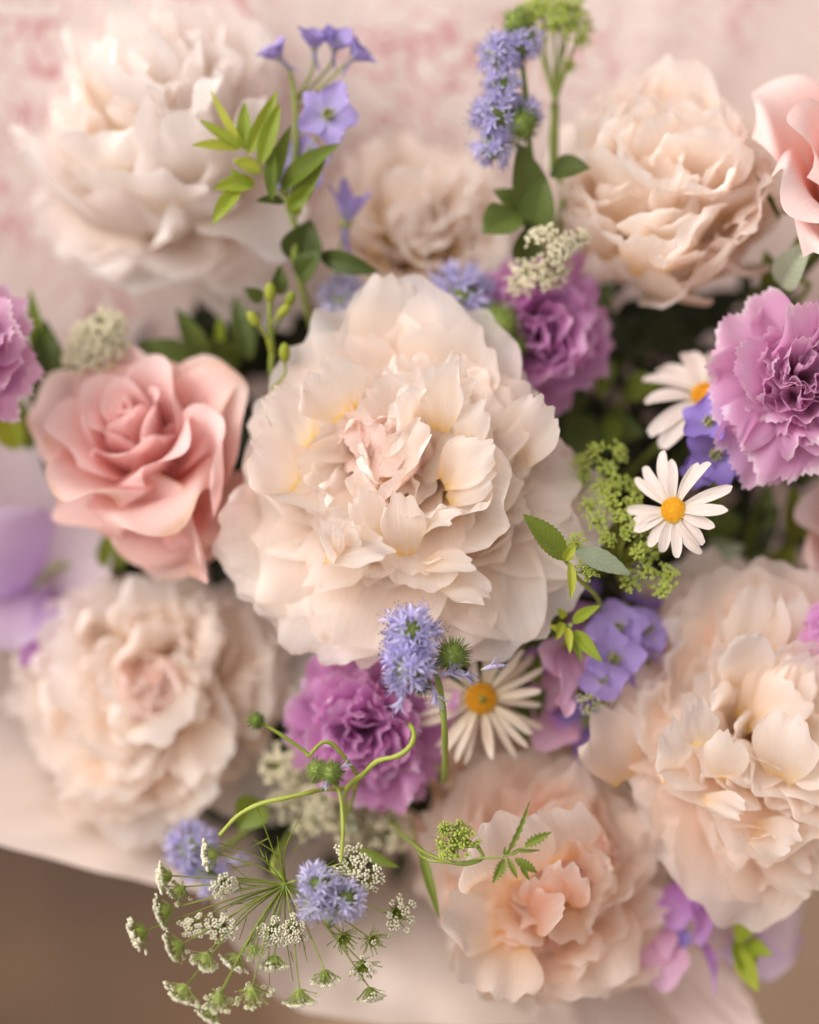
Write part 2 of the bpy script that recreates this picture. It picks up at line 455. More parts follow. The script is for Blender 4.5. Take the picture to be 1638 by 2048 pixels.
LM = {
    'dark': leaf_mat('leaf_dark_green', '#3E4A18', '#56642A'),
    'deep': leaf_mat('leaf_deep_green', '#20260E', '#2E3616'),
    'mid': leaf_mat('leaf_mid_green', '#5C6C1E', '#70802E', trans=.3),
    'bright': leaf_mat('leaf_bright_green', '#74861E', '#8C9A30', trans=.32),
    'umbel': leaf_mat('umbel_green', '#8A9844', '#A4B060', trans=.3),
    'lime': leaf_mat('leaf_lime_green', '#8A942A', '#A2A83C', trans=.32),
    'grey': leaf_mat('leaf_grey_green', '#828A70', '#98A088'),
    'stem': leaf_mat('stem_green', '#7C8838', '#909A46', trans=.1),
    'stem_lime': leaf_mat('stem_lime_green', '#929C3C', '#A4AC4C', trans=.12),
    'stem_dark': leaf_mat('stem_dark_green', '#566026', '#6A7434', trans=.05),
    'calyx': leaf_mat('calyx_green', '#6A7C30', '#849446', trans=.15),
}

def simple_mat(name, a, b, scale=120, rough=.7, bump=.2):
    m, n, l = nt_new(name)
    tc = n.new('ShaderNodeTexCoord')
    no = n.new('ShaderNodeTexNoise'); no.inputs['Scale'].default_value = scale; no.inputs['Detail'].default_value = 4
    l.new(tc.outputs['Object'], no.inputs['Vector'])
    rp = ramp(n, [(.3, lin(a)), (.7, lin(b))]); l.new(no.outputs['Fac'], rp.inputs[0])
    bp = n.new('ShaderNodeBump'); bp.inputs['Strength'].default_value = bump; bp.inputs['Distance'].default_value = .001
    l.new(no.outputs['Fac'], bp.inputs['Height'])
    pr = n.new('ShaderNodeBsdfPrincipled'); pr.inputs['Roughness'].default_value = rough
    l.new(rp.outputs[0], pr.inputs['Base Color']); l.new(bp.outputs[0], pr.inputs['Normal'])
    out = n.new('ShaderNodeOutputMaterial'); l.new(pr.outputs[0], out.inputs[0])
    return m

MAT_DISC = simple_mat('daisy_disc_yellow', '#DA9E10', '#F2C030', 700)
MAT_DISC2 = simple_mat('daisy_disc_orange', '#D09010', '#E8AE20', 700)
MAT_STAMEN = simple_mat('stamen_yellow', '#F0C850', '#F8DC78', 500)
MAT_BEE = simple_mat('flower_eye_olive', '#8A8A4A', '#B0AE78', 500)
MAT_TWINE = simple_mat('twine_jute', '#8C7450', '#A88E66', 400)

# tissue paper with a faint red line print, and plain cream paper
def paper_mat(name, col, col2, printed, trans=.2):
    m, n, l = nt_new(name)
    tc = n.new('ShaderNodeTexCoord')
    no = n.new('ShaderNodeTexNoise'); no.inputs['Scale'].default_value = 9; no.inputs['Detail'].default_value = 5
    l.new(tc.outputs['Object'], no.inputs['Vector'])
    rp = ramp(n, [(.3, lin(col)), (.7, lin(col2))]); l.new(no.outputs['Fac'], rp.inputs[0])
    colout = rp.outputs[0]
    if printed:
        def contour(scale, width, dist, seed):
            mp = n.new('ShaderNodeMapping'); mp.inputs['Location'].default_value = (seed, seed * .7, 0); l.new(tc.outputs['Object'], mp.inputs[0])
            k = n.new('ShaderNodeTexNoise'); k.inputs['Scale'].default_value = scale; k.inputs['Detail'].default_value = 1.2; k.inputs['Distortion'].default_value = dist
            l.new(mp.outputs[0], k.inputs['Vector'])
            a = n.new('ShaderNodeMath'); a.operation = 'SUBTRACT'; a.inputs[1].default_value = .5; l.new(k.outputs['Fac'], a.inputs[0])
            b = n.new('ShaderNodeMath'); b.operation = 'ABSOLUTE'; l.new(a.outputs[0], b.inputs[0])
            c = n.new('ShaderNodeMapRange'); c.inputs[1].default_value = 0; c.inputs[2].default_value = width; c.inputs[3].default_value = 1; c.inputs[4].default_value = 0
            l.new(b.outputs[0], c.inputs[0]); return c.outputs[0]
        a1, a2 = contour(24, .022, 2.2, 3.1), contour(52, .026, 1.2, 8.7)
        mxx = n.new('ShaderNodeMath'); mxx.operation = 'MAXIMUM'; l.new(a1, mxx.inputs[0]); l.new(a2, mxx.inputs[1])
        mk = n.new('ShaderNodeTexNoise'); mk.inputs['Scale'].default_value = 9; mk.inputs['Detail'].default_value = 2
        l.new(tc.outputs['Object'], mk.inputs['Vector'])
        mr = n.new('ShaderNodeMapRange'); mr.inputs[1].default_value = .42; mr.inputs[2].default_value = .56; mr.inputs[3].default_value = 0; mr.inputs[4].default_value = .72
        l.new(mk.outputs['Fac'], mr.inputs[0])
        mm = n.new('ShaderNodeMath'); mm.operation = 'MULTIPLY'; l.new(mxx.outputs[0], mm.inputs[0]); l.new(mr.outputs[0], mm.inputs[1])
        mc = n.new('ShaderNodeMix'); mc.data_type = 'RGBA'; mc.inputs[7].default_value = (*lin('#C23E5A'), 1)
        l.new(mm.outputs[0], mc.inputs[0]); l.new(colout, mc.inputs[6]); colout = mc.outputs[2]
    f = n.new('ShaderNodeTexNoise'); f.inputs['Scale'].default_value = 400; f.inputs['Detail'].default_value = 3
    l.new(tc.outputs['Object'], f.inputs['Vector'])
    bp = n.new('ShaderNodeBump'); bp.inputs['Strength'].default_value = .15; bp.inputs['Distance'].default_value = .0005
    l.new(f.outputs['Fac'], bp.inputs['Height'])
    pr = n.new('ShaderNodeBsdfPrincipled'); pr.inputs['Roughness'].default_value = .6; pr.inputs['Specular IOR Level'].default_value = .3
    l.new(colout, pr.inputs['Base Color']); l.new(bp.outputs[0], pr.inputs['Normal'])
    tr = n.new('ShaderNodeBsdfTranslucent'); l.new(colout, tr.inputs['Color'])
    mx = n.new('ShaderNodeMixShader'); mx.inputs[0].default_value = trans
    l.new(pr.outputs[0], mx.inputs[1]); l.new(tr.outputs[0], mx.inputs[2])
    out = n.new('ShaderNodeOutputMaterial'); l.new(mx.outputs[0], out.inputs[0])
    return m
MAT_TISSUE = paper_mat('tissue_printed', '#ECD8D0', '#F2E2DC', True, .3)
MAT_TISSUE2 = paper_mat('tissue_plain', '#E4CEC6', '#ECD8D2', False, .3)
MAT_PAPER = paper_mat('wrapping_paper_cream', '#F3E0D4', '#F7EAE1', False, .25)

# ------------------------------------------------------------------ setting: ground
def ground_mat():
    m, n, l = nt_new('ground_brown')
    tc = n.new('ShaderNodeTexCoord')
    no = n.new('ShaderNodeTexNoise'); no.inputs['Scale'].default_value = 4; no.inputs['Detail'].default_value = 6
    l.new(tc.outputs['Object'], no.inputs['Vector'])
    sx = n.new('ShaderNodeSeparateXYZ'); l.new(tc.outputs['Object'], sx.inputs[0])
    r1 = ramp(n, [(.3, lin('#28190F')), (.5, lin('#402C1D')), (.7, lin('#60462F'))]); l.new(no.outputs['Fac'], r1.inputs[0])
    r2 = ramp(n, [(.3, lin('#846A54')), (.7, lin('#9A7E64'))]); l.new(no.outputs['Fac'], r2.inputs[0])
    ma = n.new('ShaderNodeMath'); ma.operation = 'MULTIPLY_ADD'; ma.inputs[1].default_value = .12; l.new(no.outputs['Fac'], ma.inputs[0]); l.new(sx.outputs[0], ma.inputs[2])
    mr = n.new('ShaderNodeMapRange'); mr.inputs[1].default_value = .0; mr.inputs[2].default_value = .05; l.new(ma.outputs[0], mr.inputs[0])
    rp = n.new('ShaderNodeMix'); rp.data_type = 'RGBA'; l.new(mr.outputs[0], rp.inputs[0]); l.new(r1.outputs[0], rp.inputs[6]); l.new(r2.outputs[0], rp.inputs[7])
    n2 = n.new('ShaderNodeTexNoise'); n2.inputs['Scale'].default_value = 180; n2.inputs['Detail'].default_value = 5
    l.new(tc.outputs['Object'], n2.inputs['Vector'])
    bp = n.new('ShaderNodeBump'); bp.inputs['Strength'].default_value = .5; bp.inputs['Distance'].default_value = .003
    l.new(n2.outputs['Fac'], bp.inputs['Height'])
    pr = n.new('ShaderNodeBsdfPrincipled'); pr.inputs['Roughness'].default_value = .85
    l.new(rp.outputs[2], pr.inputs['Base Color']); l.new(bp.outputs[0], pr.inputs['Normal'])
    out = n.new('ShaderNodeOutputMaterial'); l.new(pr.outputs[0], out.inputs[0])
    return m
GZ = -0.50
gx = np.linspace(-1, 1, 61); gx = np.sign(gx) * (np.abs(gx) ** 2) * 30
X, Y = np.meshgrid(gx, gx, indexing='ij')
rg = np.random.RandomState(3)
gz = GZ + .004 * snoise(rg, X, Y, 3)
me = to_mesh('ground', G(np.stack([X, Y, gz], -1).reshape(-1, 3), grid_faces(61, 61), None, np.stack([X, Y], -1).reshape(-1, 2)), ground_mat())
gro = bpy.data.objects.new('ground', me); COL.objects.link(gro); gro['kind'] = 'structure'

# ------------------------------------------------------------------ wrapping
def wrap_sheet(edge, nu, nv, seed, zpow, wr, b0=.035, vmin=.02, bind=BIND, ripple=0.0, bstart=None):
    """a sheet that rises from the tie to an outer edge given as points"""
    rng = np.random.RandomState(seed)
    E = spline(edge, nu)
    nu = len(E)
    v = np.linspace(0, 1, nv)[None, :, None]
    d = E - bind
    d[:, 2] = 0
    d = d / np.linalg.norm(d, axis=1)[:, None]
    I = bind + d * b0
    V = I[:, None] * (1 - v) + E[:, None] * v
    V[..., 2] = I[:, None, 2] + (E[:, None, 2] - I[:, None, 2]) * v[..., 0] ** zpow
    s = np.linspace(0, 1, nu)[:, None] * 6; t = v[0, :, 0][None]
    w = snoise(rng, s, t * 3, 1.4, 6) + .5 * snoise(rng, s * 2.5, t * 6, 1.6, 6)
    V[..., 2] += wr * w * (t * (1.3 - .4 * t))
    V[..., :2] += (d * wr)[:, None, :2] * (.6 * snoise(rng, s * 2, t * 3, 1.5, 5) * t)[..., None]
    uv = np.stack([s / 6 + 0 * t, t + 0 * s], -1)
    return G(V.reshape(-1, 3), grid_faces(nu, nv), None, uv.reshape(-1, 2))

paper_edge = [P(1700, 2330, -.12), P(1420, 2120, -.09), P(1235, 2070, -.075), P(1085, 2046, -.07), P(830, 2046, -.07), P(640, 2034, -.07), P(548, 1985, -.07),
              P(452, 1890, -.068), P(390, 1812, -.066), P(250, 1765, -.064), P(0, 1686, -.06), P(-220, 1600, -.055), P(-480, 1420, -.06),
              P(-640, 1000, -.08), P(-640, 500, -.12), P(-500, -100, -.2)]
single('wrapping_paper', wrap_sheet(paper_edge, 150, 34, 5, .62, .006), MAT_PAPER,
       'cream wrapping paper collar flaring out under the flowers, its edge over the brown ground', 'wrapping paper', BIND)
tissue_edge = [P(-420, 1360, -.11), P(-520, 900, -.11), P(-560, 300, -.10), P(-300, -420, -.09), P(300, -620, -.085), P(900, -640, -.085), P(1500, -600, -.085), P(2100, -400, -.09), P(2250, 300, -.10), P(2200, 1000, -.11)]
single('tissue_paper', wrap_sheet(tissue_edge, 120, 40, 9, .34, .0035), MAT_TISSUE,
       'pinkish tissue paper with a faded red line print, spread behind the flowers', 'tissue paper', BIND)
flap = [P(1120, 2160, -.10), P(1300, 2150, -.09), P(1420, 2130, -.085), P(1518, 2075, -.08), P(1490, 1985, -.085), P(1462, 1910, -.10), P(1450, 1780, -.12)]
single('tissue_flap', wrap_sheet(flap, 60, 20, 12, .6, .003), MAT_TISSUE2,
       'plain mauve tissue paper corner sticking out at the lower right under the purple sweet pea', 'tissue paper', BIND)

# ------------------------------------------------------------------ stems and leaves
def add_stem(T, p, axis, r=.002, mat=None, n=18):
    p = np.asarray(p, float); a = unit(axis)
    end = BIND + np.array([p[0], p[1] + .09, 0]) * .12
    g = tube([p - a * .002, p - a * .022, (p - a * .03) * .45 + end * .55, end, end + np.array([(p[0]) * -.1, -.02, -.1])], r, r * 1.1, n=n)
    return T.add('stem', g, mat or LM['stem_dark'])

def leaf_g(rng, p0, p1, W, face=(0, 0, 1), bend=15, fold=.5, serr=0., nu=15, nv=9, wpos=.42, wtip=.0, bow=0, wb=.08):
    p0, p1 = np.asarray(p0, float), np.asarray(p1, float)
    d = p1 - p0; L = np.linalg.norm(d)
    s = np.linspace(0, 1, nu)[:, None]; t = np.linspace(-1, 1, nv)[None]
    k = math.log(.5) / math.log(wpos)
    w = (wb * (1 - s) + np.sin(math.pi * s ** k) ** .85 * (1 - wb)) * (1 - .0 * s)
    w = np.maximum(w, .03 * (1 - s))
    if serr:
        w = w * (1 + serr * ((np.arange(nu) % 2)[:, None] - .5) * 2)
    w = w * W / 2
    x = s * L + 0 * t
    y = w * t
    zc = math.tan(math.radians(bend)) * L * s * (1 - s) * 1.0
    z = zc + fold * np.abs(y) + .06 * W * snoise(rng, s * 1.2, t, 1.2)
    x = x - .15 * np.abs(y) * 0
    ex = d / L
    ez = np.asarray(face, float); ez = unit(ez - ex * np.dot(ez, ex))
    ey = np.cross(ez, ex)
    V = p0 + x[..., None] * ex + y[..., None] * ey + z[..., None] * ez
    uv = np.stack([s + 0 * t, (t + 1) / 2 + 0 * s], -1)
    return G(V.reshape(-1, 3), grid_faces(nu, nv), None, uv.reshape(-1, 2))

def leafy(name, label, cat, stem_pts, leaves, seed, stem_r=.0011, stem_mat='stem', group=None, to_bind=True):
    """stem_pts, leaves in (px, py, z); leaf = (base, tip, width_px, material, face, extra)"""
    rng = np.random.RandomState(seed)
    pts = [P(*p) for p in stem_pts]
    T = Thing(name, label, cat, pts[-1], group)
    if to_bind:
        e = BIND + np.array([pts[-1][0], pts[-1][1] + .09, 0]) * .12
        pts = pts + [pts[-1] * .5 + e * .5, e]
    T.add('stem', tube(pts, stem_r * .8, stem_r * 1.2, n=20), LM[stem_mat])
    for lf in leaves:
        b, t, w, m = lf[:4]
        face = lf[4] if len(lf) > 4 else (0, 0, 1)
        kw = lf[5] if len(lf) > 5 else {}
        T.add('leaf', leaf_g(rng, P(*b), P(*t), S(w, b[2]), face, **kw), LM[m])
    return T

# ------------------------------------------------------------------ flower builders
def ring(T, rng, o, F, n, reach, width, a0, a1, mat, az0=None, jit=.35, jr=.12, r0=.003, zo=0., tilt=8, yaw=0, name='petal', **kw):
    az0 = rng.uniform(0, 360) if az0 is None else az0
    for i in range(n):
        az = az0 + 360 * i / n + rng.uniform(-1, 1) * jit * 360 / n
        k = 1 + rng.uniform(-jr, jr)
        da = rng.uniform(-tilt, tilt)
        g = petal(rng, reach * k, width * (1 + rng.uniform(-jr, jr)), a0=a0 + da, a1=a1 + da * 1.6 + rng.uniform(-tilt, tilt), **kw)
        g = g.tf(rot((0, 0, 1), rng.uniform(-yaw, yaw))).tf(rot((1, 0, 0), rng.uniform(-tilt, tilt) * 1.2))
        g = G(g.V + np.array([r0, 0, zo]), g.Q, g.T, g.UV).tf(rot((0, 0, 1), az))
        T.add(name, g.tf(F, o), mat)

def guard_list(T, rng, o, F, guards, z, mat, **kw):
    """guards: azimuth (deg, counter-clockwise from image right), reach px, width px, a0, a1"""
    for gd in guards:
        az, rp, wp, a0, a1 = gd[:5]
        ex = dict(kw); 
        if len(gd) > 5: ex.update(gd[5])
        m = ex.pop('mat', mat)
        th = np.radians(a0 + (a1 - a0) * np.linspace(0, 1, 50))
        L = S(rp, z) / max(.25, np.cos(th).mean()) if a1 < 55 else S(rp, z)
        g = petal(rng, L, S(wp, z), a0=a0, a1=a1, **ex)
        g = g.tf(rot((1, 0, 0), rng.uniform(-8, 8))).tf(rot((0, 0, 1), az))
        T.add('petal', g.tf(F, o), m)

def stamens(T, rng, o, F, n, R, h, mat=None):
    gs = []
    for i in range(n):
        a = rng.uniform(0, 6.283); r = R * rng.uniform(.5, 1.0)
        b = np.array([math.cos(a) * r * .5, math.sin(a) * r * .5, h * .15]); e = np.array([math.cos(a) * r, math.sin(a) * r, h * rng.uniform(.8, 1.1)])
        gs.append(tube([b, e], .0003, .0003, n=2, sides=4))
        gs.append(ball(e, .0007, (1, 1, 2.2), 5, 5))
    T.add('stamens', join(gs).tf(F, o), mat or MAT_STAMEN, kind='stuff')

def tuft(T, rng, o, F, n, R, mat, L=(.34, .62), W=(.26, .62), rad=.62, lean=(34, 60), h0=.10, zr=.46, mats=None, rims=(-30, 45), hole=None, notch=(.02, .06), ruf=(.015, .06)):
    """tousled inner petals standing all over a low dome in the middle, each with its own lean, bend and size"""
    for i in range(n):
        q = math.sqrt((i + .4) / n); az = i * 137.5 + rng.uniform(-34, 34)
        bx, by = rad * q * math.cos(math.radians(az)), rad * q * math.sin(math.radians(az))
        if hole and math.hypot(bx - hole[0], by - hole[1]) < hole[2]: continue
        l = R * rng.uniform(*L); w = R * rng.uniform(*W)
        ln = lean[0] + (lean[1] - lean[0]) * q + rng.uniform(-16, 16)
        a0 = 96 - ln; a1 = 90 - ln * .75 + rng.uniform(-35, 25)
        g = petal(rng, l, w, nu=15, nv=21, rip=.016, a0=a0, a1=a1, ap=1.2, rim=rng.uniform(*rims), rim_s=.62, c0=.6, c1=rng.uniform(.0, .7), wb=.30, wpos=.74,
                  wtip=.90, drop=.20, dpow=2.4, ruf=rng.uniform(*ruf), rf=rng.uniform(1.6, 3), notch=rng.uniform(*notch), nr=7, noise=.10, point=rng.uniform(-.10, .04))
        yw = 42 if q > .42 else 150
        g = g.tf(rot((0, 0, 1), rng.uniform(-yw, yw))).tf(rot((1, 0, 0), rng.uniform(-16, 16)))
        g = G(g.V + np.array([rad * R * q, 0, h0 * R + zr * R * (1 - q * q)]), g.Q, g.T, g.UV).tf(rot((0, 0, 1), az))
        m = PM[mats[1]] if mats and q < mats[0] else mat
        T.add('petal', g.tf(F, o), m)

PK = dict(wb=.30, wpos=.70, wtip=.90, drop=.24, dpow=2.5, noise=.08, nr=7, nu=15, nv=21, rip=.014)
OPEN = [dict(n=9, reach=.98, width=.90, a0=46, a1=8, c0=.5, c1=.35, ruf=.03, notch=.025),
        dict(n=10, reach=.86, width=.70, a0=58, a1=28, c0=.55, c1=.4, ruf=.035, notch=.035),
        dict(n=10, reach=.74, width=.56, a0=66, a1=46, c0=.6, c1=.5, ruf=.04, notch=.045)]

def peony(label, px, py, z, axis, R, seed, guards, mats=('cream', 'cream', 'cream_core'), layers=OPEN, tufts=None, stam=True, heart=None, extra=(), group='peonies in the bouquet'):
    rng = np.random.RandomState(seed)
    o = P(px, py, z)
    F = frame(axis)
    T = Thing('peony', label, 'peony', o, group)
    mg, mi, mc = (PM[m] for m in mats)
    guard_list(T, rng, o, F, guards, z, mg, **{**PK, 'c0': .4, 'c1': .35, 'ruf': .025, 'notch': .02, 'wtip': .92})
    for i, d in enumerate(layers):
        d = {**PK, **d}
        m = PM[d.pop('mat')] if 'mat' in d else mi
        n = d.pop('n'); tl = d.pop('tilt', 16)
        ring(T, rng, o, F, n, R * d.pop('reach'), R * d.pop('width'), d.pop('a0'), d.pop('a1'), m, r0=d.pop('r0', .10 - i * .01) * R, zo=.03 * R * i, tilt=tl, jr=.26, yaw=22, **d)
    if stam is True:
        stamens(T, rng, o, F, 60, R * .50, R * .52)
    elif stam:
        for q in stam:
            stamens(T, rng, P(*q), F, 26, .0035, .008)
    for t in (tufts if tufts is not None else [dict(n=30)]):
        t = dict(t); m = PM[t.pop('mat')] if 'mat' in t else mi
        tuft(T, rng, o, F, t.pop('n'), R, m, **t)
    if heart is not False:
        d = dict(n=8, reach=.62, width=.58, a0=58, a1=138, c0=.8, c1=1.0, ruf=.015, notch=.03)
        off = np.array([0., 0., 0.]); dr = 0
        if heart:
            heart = dict(heart); off = F @ np.array(heart.pop('off', (0, 0, 0))) * R; d.update(heart)
        n = d.pop('n'); re, wi, a0, a1 = d.pop('reach'), d.pop('width'), d.pop('a0'), d.pop('a1')
        ring(T, rng, o + off, F, n, R * re, R * wi, a0, a1, mc, r0=.10 * R, zo=.30 * R, tilt=14, **{**PK, **d})
        ring(T, rng, o + off, F, 6, R * re * .92, R * wi * .9, a0 + 8, a1 + 6, mc, r0=.07 * R, zo=.31 * R, tilt=14, **{**PK, **d})
        ring(T, rng, o + off, F, 4, R * re * .8, R * wi * .7, 80, 128, mc, r0=.03 * R, zo=.31 * R, tilt=8, c0=1.0, c1=1.3, notch=.03)
    for p0, p1, w, face, kw in extra:
        a = dict(nu=14, nv=21, rip=.016, wb=.35, wpos=.7, wtip=.85, drop=.24, c0=.42, c1=.25, notch=.045, nr=7, noise=.13, ruf=.055, rf=2.6, bend=20); a.update(kw)
        mm = PM[a.pop('mat')] if 'mat' in a else mi
        T.add('petal', petal_between(rng, P(*p0), P(*p1), S(w, p0[2]), face, **a), mm)
    for k in range(5):
        g = petal(rng, R * .32, R * .22, nu=8, nv=7, a0=-5, a1=25, wtip=.4, point=.1)
        T.add('sepal', g.tf(rot((0, 0, 1), k * 72)).tf(F, o - F[:, 2] * .001), LM['calyx'])
    add_stem(T, o, F[:, 2], .0028)
    return T

def carnation(label, px, py, z, axis, R, seed, mat, openn=1.0, group='carnations in the bouquet'):
    rng = np.random.RandomState(seed)
    o = P(px, py, z); F = frame(axis)
    T = Thing('carnation', label, 'carnation', o, group)
    m = PM[mat]
    kw = dict(nu=12, nv=27, wb=.14, wpos=.85, wtip=.98, drop=.20, dpow=2, teeth=.05, notch=.05, nr=5, noise=.10)
    ring(T, rng, o, F, 7, R * 1.05, R * 1.05, 32, -14, m, ruf=.05, rf=3, c0=.3, c1=.2, r0=R * .06, tilt=8, **kw)
    ring(T, rng, o, F, 7, R * .98, R * 1.0, 46, 10, m, ruf=.08, rf=3, c0=.3, c1=.3, r0=R * .05, tilt=16, **kw)
    for n_, L_, W_, a_, b_, r_, z_ in ((9, .82, .85, 60, 30, .12, .05), (9, .70, .75, 68, 48, .16, .10), (8, .62, .7, 74, 60, .12, .18), (6, .55, .6, 82, 76, .06, .24)):
        for i in range(n_):
            g = petal(rng, R * L_ * rng.uniform(.85, 1.12), R * W_ * rng.uniform(.75, 1.2), a0=a_ + rng.uniform(-14, 14), a1=b_ + rng.uniform(-30, 26), ruf=rng.uniform(.08, .17), rf=rng.uniform(2.5, 4), c0=.4, c1=rng.uniform(-.4, .9), rim=rng.uniform(-40, 40), **kw)
            g = g.tf(rot((0, 0, 1), rng.uniform(-50, 50))).tf(rot((1, 0, 0), rng.uniform(-22, 22)))
            g = G(g.V + np.array([R * r_, 0, R * z_]), g.Q, g.T, g.UV).tf(rot((0, 0, 1), 360 * i / n_ + rng.uniform(-20, 20)))
            T.add('petal', g.tf(F, o), m)
    cal = tube([o - F[:, 2] * R * .75, o - F[:, 2] * R * .35, o + F[:, 2] * R * .05], R * .16, R * .24, n=8, sides=10)
    T.add('calyx', cal, LM['calyx'])
    add_stem(T, o - F[:, 2] * R * .7, F[:, 2], .0016)
    return T

def rose(label, px, py, z, axis, R, seed, mats=('rose', 'rose_outer'), n=21, outer=(), az0=0, group='roses in the bouquet', opts=None):
    rng = np.random.RandomState(seed)
    o = P(px, py, z); F = frame(axis)
    T = Thing('rose', label, 'rose', o, group)
    op = dict(a1o=8, rim=-70, fmax=1.0)
    op.update(opts or {})
    for i in range(n):
        f = i / (n - 1) * op['fmax']
        az = az0 + i * 137.5 + rng.uniform(-8, 8)
        L = R * (.98 + .22 * f)
        W = R * (.55 + .85 * f)
        rr = R * (.06 + .10 * f)
        rad = R * (.10 + .60 * f ** 1.2)              # how far from the axis this petal's body stands
        c = min(1.9, W / 2 / rad)
        a0 = 92 - 46 * f ** 1.5
        a1 = 99 - (99 - op['a1o']) * f ** 2.0
        rim = op['rim'] * (.15 + .85 * f)
        g = petal(rng, L, W, nu=18, nv=17, a0=a0, a1=a1, ap=1.3, rim=rim, rim_s=.72, c0=c, c1=c * .9, wb=.45, wpos=.6, wtip=.80,
                  drop=.30, dpow=2.2, ruf=.008, rf=2, notch=.010, noise=.025, eroll=.10 + .16 * f, point=.05 * f)
        g = G(g.V + np.array([rr, 0, .10 * R * (1 - f)]), g.Q, g.T, g.UV).tf(rot((0, 0, 1), az))
        T.add('petal', g.tf(F, o), PM[mats[0] if f < .8 else mats[1]])
    for q in outer:
        p0, p1, w, face, kw = q
        mm = kw.pop('mat', mats[1])
        T.add('petal', petal_between(rng, P(*p0), P(*p1), S(w, z), face, nu=18, nv=17, **kw), PM[mm])
    for k in range(5):
        g = petal(rng, R * .6, R * .16, nu=8, nv=7, a0=-20, a1=-50, wtip=.1, point=.2)
        T.add('sepal', g.tf(rot((0, 0, 1), k * 72)).tf(F, o), LM['calyx'])
    T.add('hip', ball(o - F[:, 2] * R * .1, R * .14, (1, 1, 1.2), 8, 10, F), LM['calyx'])
    add_stem(T, o - F[:, 2] * R * .15, F[:, 2], .0022)
    return T

def daisy(label, px, py, z, axis, r_px, w_px, n, disc_px, seed, mat='daisy', dmat=None, droop=(12, -14), stem_to=None, reach_fn=None, group='daisies in the bouquet', skip=()):
    rng = np.random.RandomState(seed)
    o = P(px, py, z); F = frame(axis)
    T = Thing('daisy', label, 'daisy', o, group)
    rd = S(disc_px, z) / 2
    for i in range(n):
        az = 360 * i / n + rng.uniform(-8, 8)
        if any(a < az % 360 < b for a, b in skip): continue
        k = rng.uniform(.80, 1.10) * (reach_fn(az) if reach_fn else 1)
        g = petal(rng, (S(r_px, z) - rd * .7) * k, S(w_px, z) * rng.uniform(.85, 1.15), nu=10, nv=7, a0=droop[0] + rng.uniform(-12, 12), a1=droop[1] + rng.uniform(-26, 22),
                  c0=.5, c1=.45, wb=.45, wpos=.6, wtip=.72, drop=.10, dpow=2.4, notch=.012, noise=.05, curl=rng.uniform(-.3, .3))
        g = g.tf(rot((1, 0, 0), rng.uniform(-22, 22)))
        g = G(g.V + np.array([rd * .7, 0, -.0006 * (i % 2)]), g.Q, g.T, g.UV).tf(rot((0, 0, 1), az))
        T.add('petal', g.tf(F, o), PM[mat])
    gs = [ball((0, 0, -.0002), rd * .95, (1, 1, .38), 9, 16)]
    for i in range(150):                                   # disc florets in a sunflower spiral
        q = math.sqrt((i + .5) / 150); a = i * 2.39996
        h = rd * .38 * math.sqrt(max(0, 1 - q * q)) * (.82 if q < .3 else 1)
        gs.append(ball((q * rd * math.cos(a), q * rd * math.sin(a), h), rd * .075, (1, 1, 1.3), 4, 5))
    T.add('disc', join(gs).tf(F, o), dmat or MAT_DISC)
    gs = []
    for k in range(12):
        gs.append(petal(rng, rd * 1.25, rd * .6, nu=6, nv=5, a0=-25, a1=15, wtip=.3).tf(rot((0, 0, 1), k * 30)))
    T.add('bracts', join(gs).tf(F, o - F[:, 2] * .001), LM['calyx'])
    pts = [o - F[:, 2] * .001, o - F[:, 2] * .012]
    if stem_to:
        pts += [P(*q) for q in stem_to]
    end = BIND + np.array([pts[-1][0], pts[-1][1] + .09, 0]) * .12
    pts += [pts[-1] * .4 + end * .6, end]
    T.add('stem', tube(pts, .0010, .0012, n=20), LM['stem'])
    return T

# one blue tubular floret, shared by all globe flower heads
def floret_geo(seed):
    rng = np.random.RandomState(seed)
    gs = []
    t = tube([(0, 0, 0), (0, 0, .002), (0, 0, .0042)], .00035, .0009, n=4, sides=5)
    t.UV = t.UV * [.35, 1]; gs.append(t)
    for k in range(5):
        g = petal(rng, .0046, .00125, nu=5, nv=4, a0=62 + rng.uniform(-12, 10), a1=28 + rng.uniform(-25, 15), c0=.5, c1=.4, wb=.5, wpos=.45, wtip=.25, drop=.1, notch=0, noise=.05)
        g.UV = np.stack([.35 + g.UV[:, 0] * .5, g.UV[:, 1]], 1)
        g = G(g.V + np.array([.0007, 0, .0038]), g.Q, g.T, g.UV).tf(rot((0, 0, 1), k * 72 + rng.uniform(-8, 8)))
        gs.append(g)
    for k in range(4):
        a = rng.uniform(0, 6.28); e = np.array([math.cos(a) * .0016, math.sin(a) * .0016, .0082 + rng.uniform(-.001, .001)])
        s = tube([(0, 0, .004), e], .00010, .00008, n=2, sides=3); s.UV[:] = .6; gs.append(s)
        gs.append(bead(e, .00028, 1.0))
    return join(gs)
FLORETS = {m: [to_mesh('floret', floret_geo(i), PM[m]) for i in range(4)] for m in ('gilia', 'gilia_pale')}

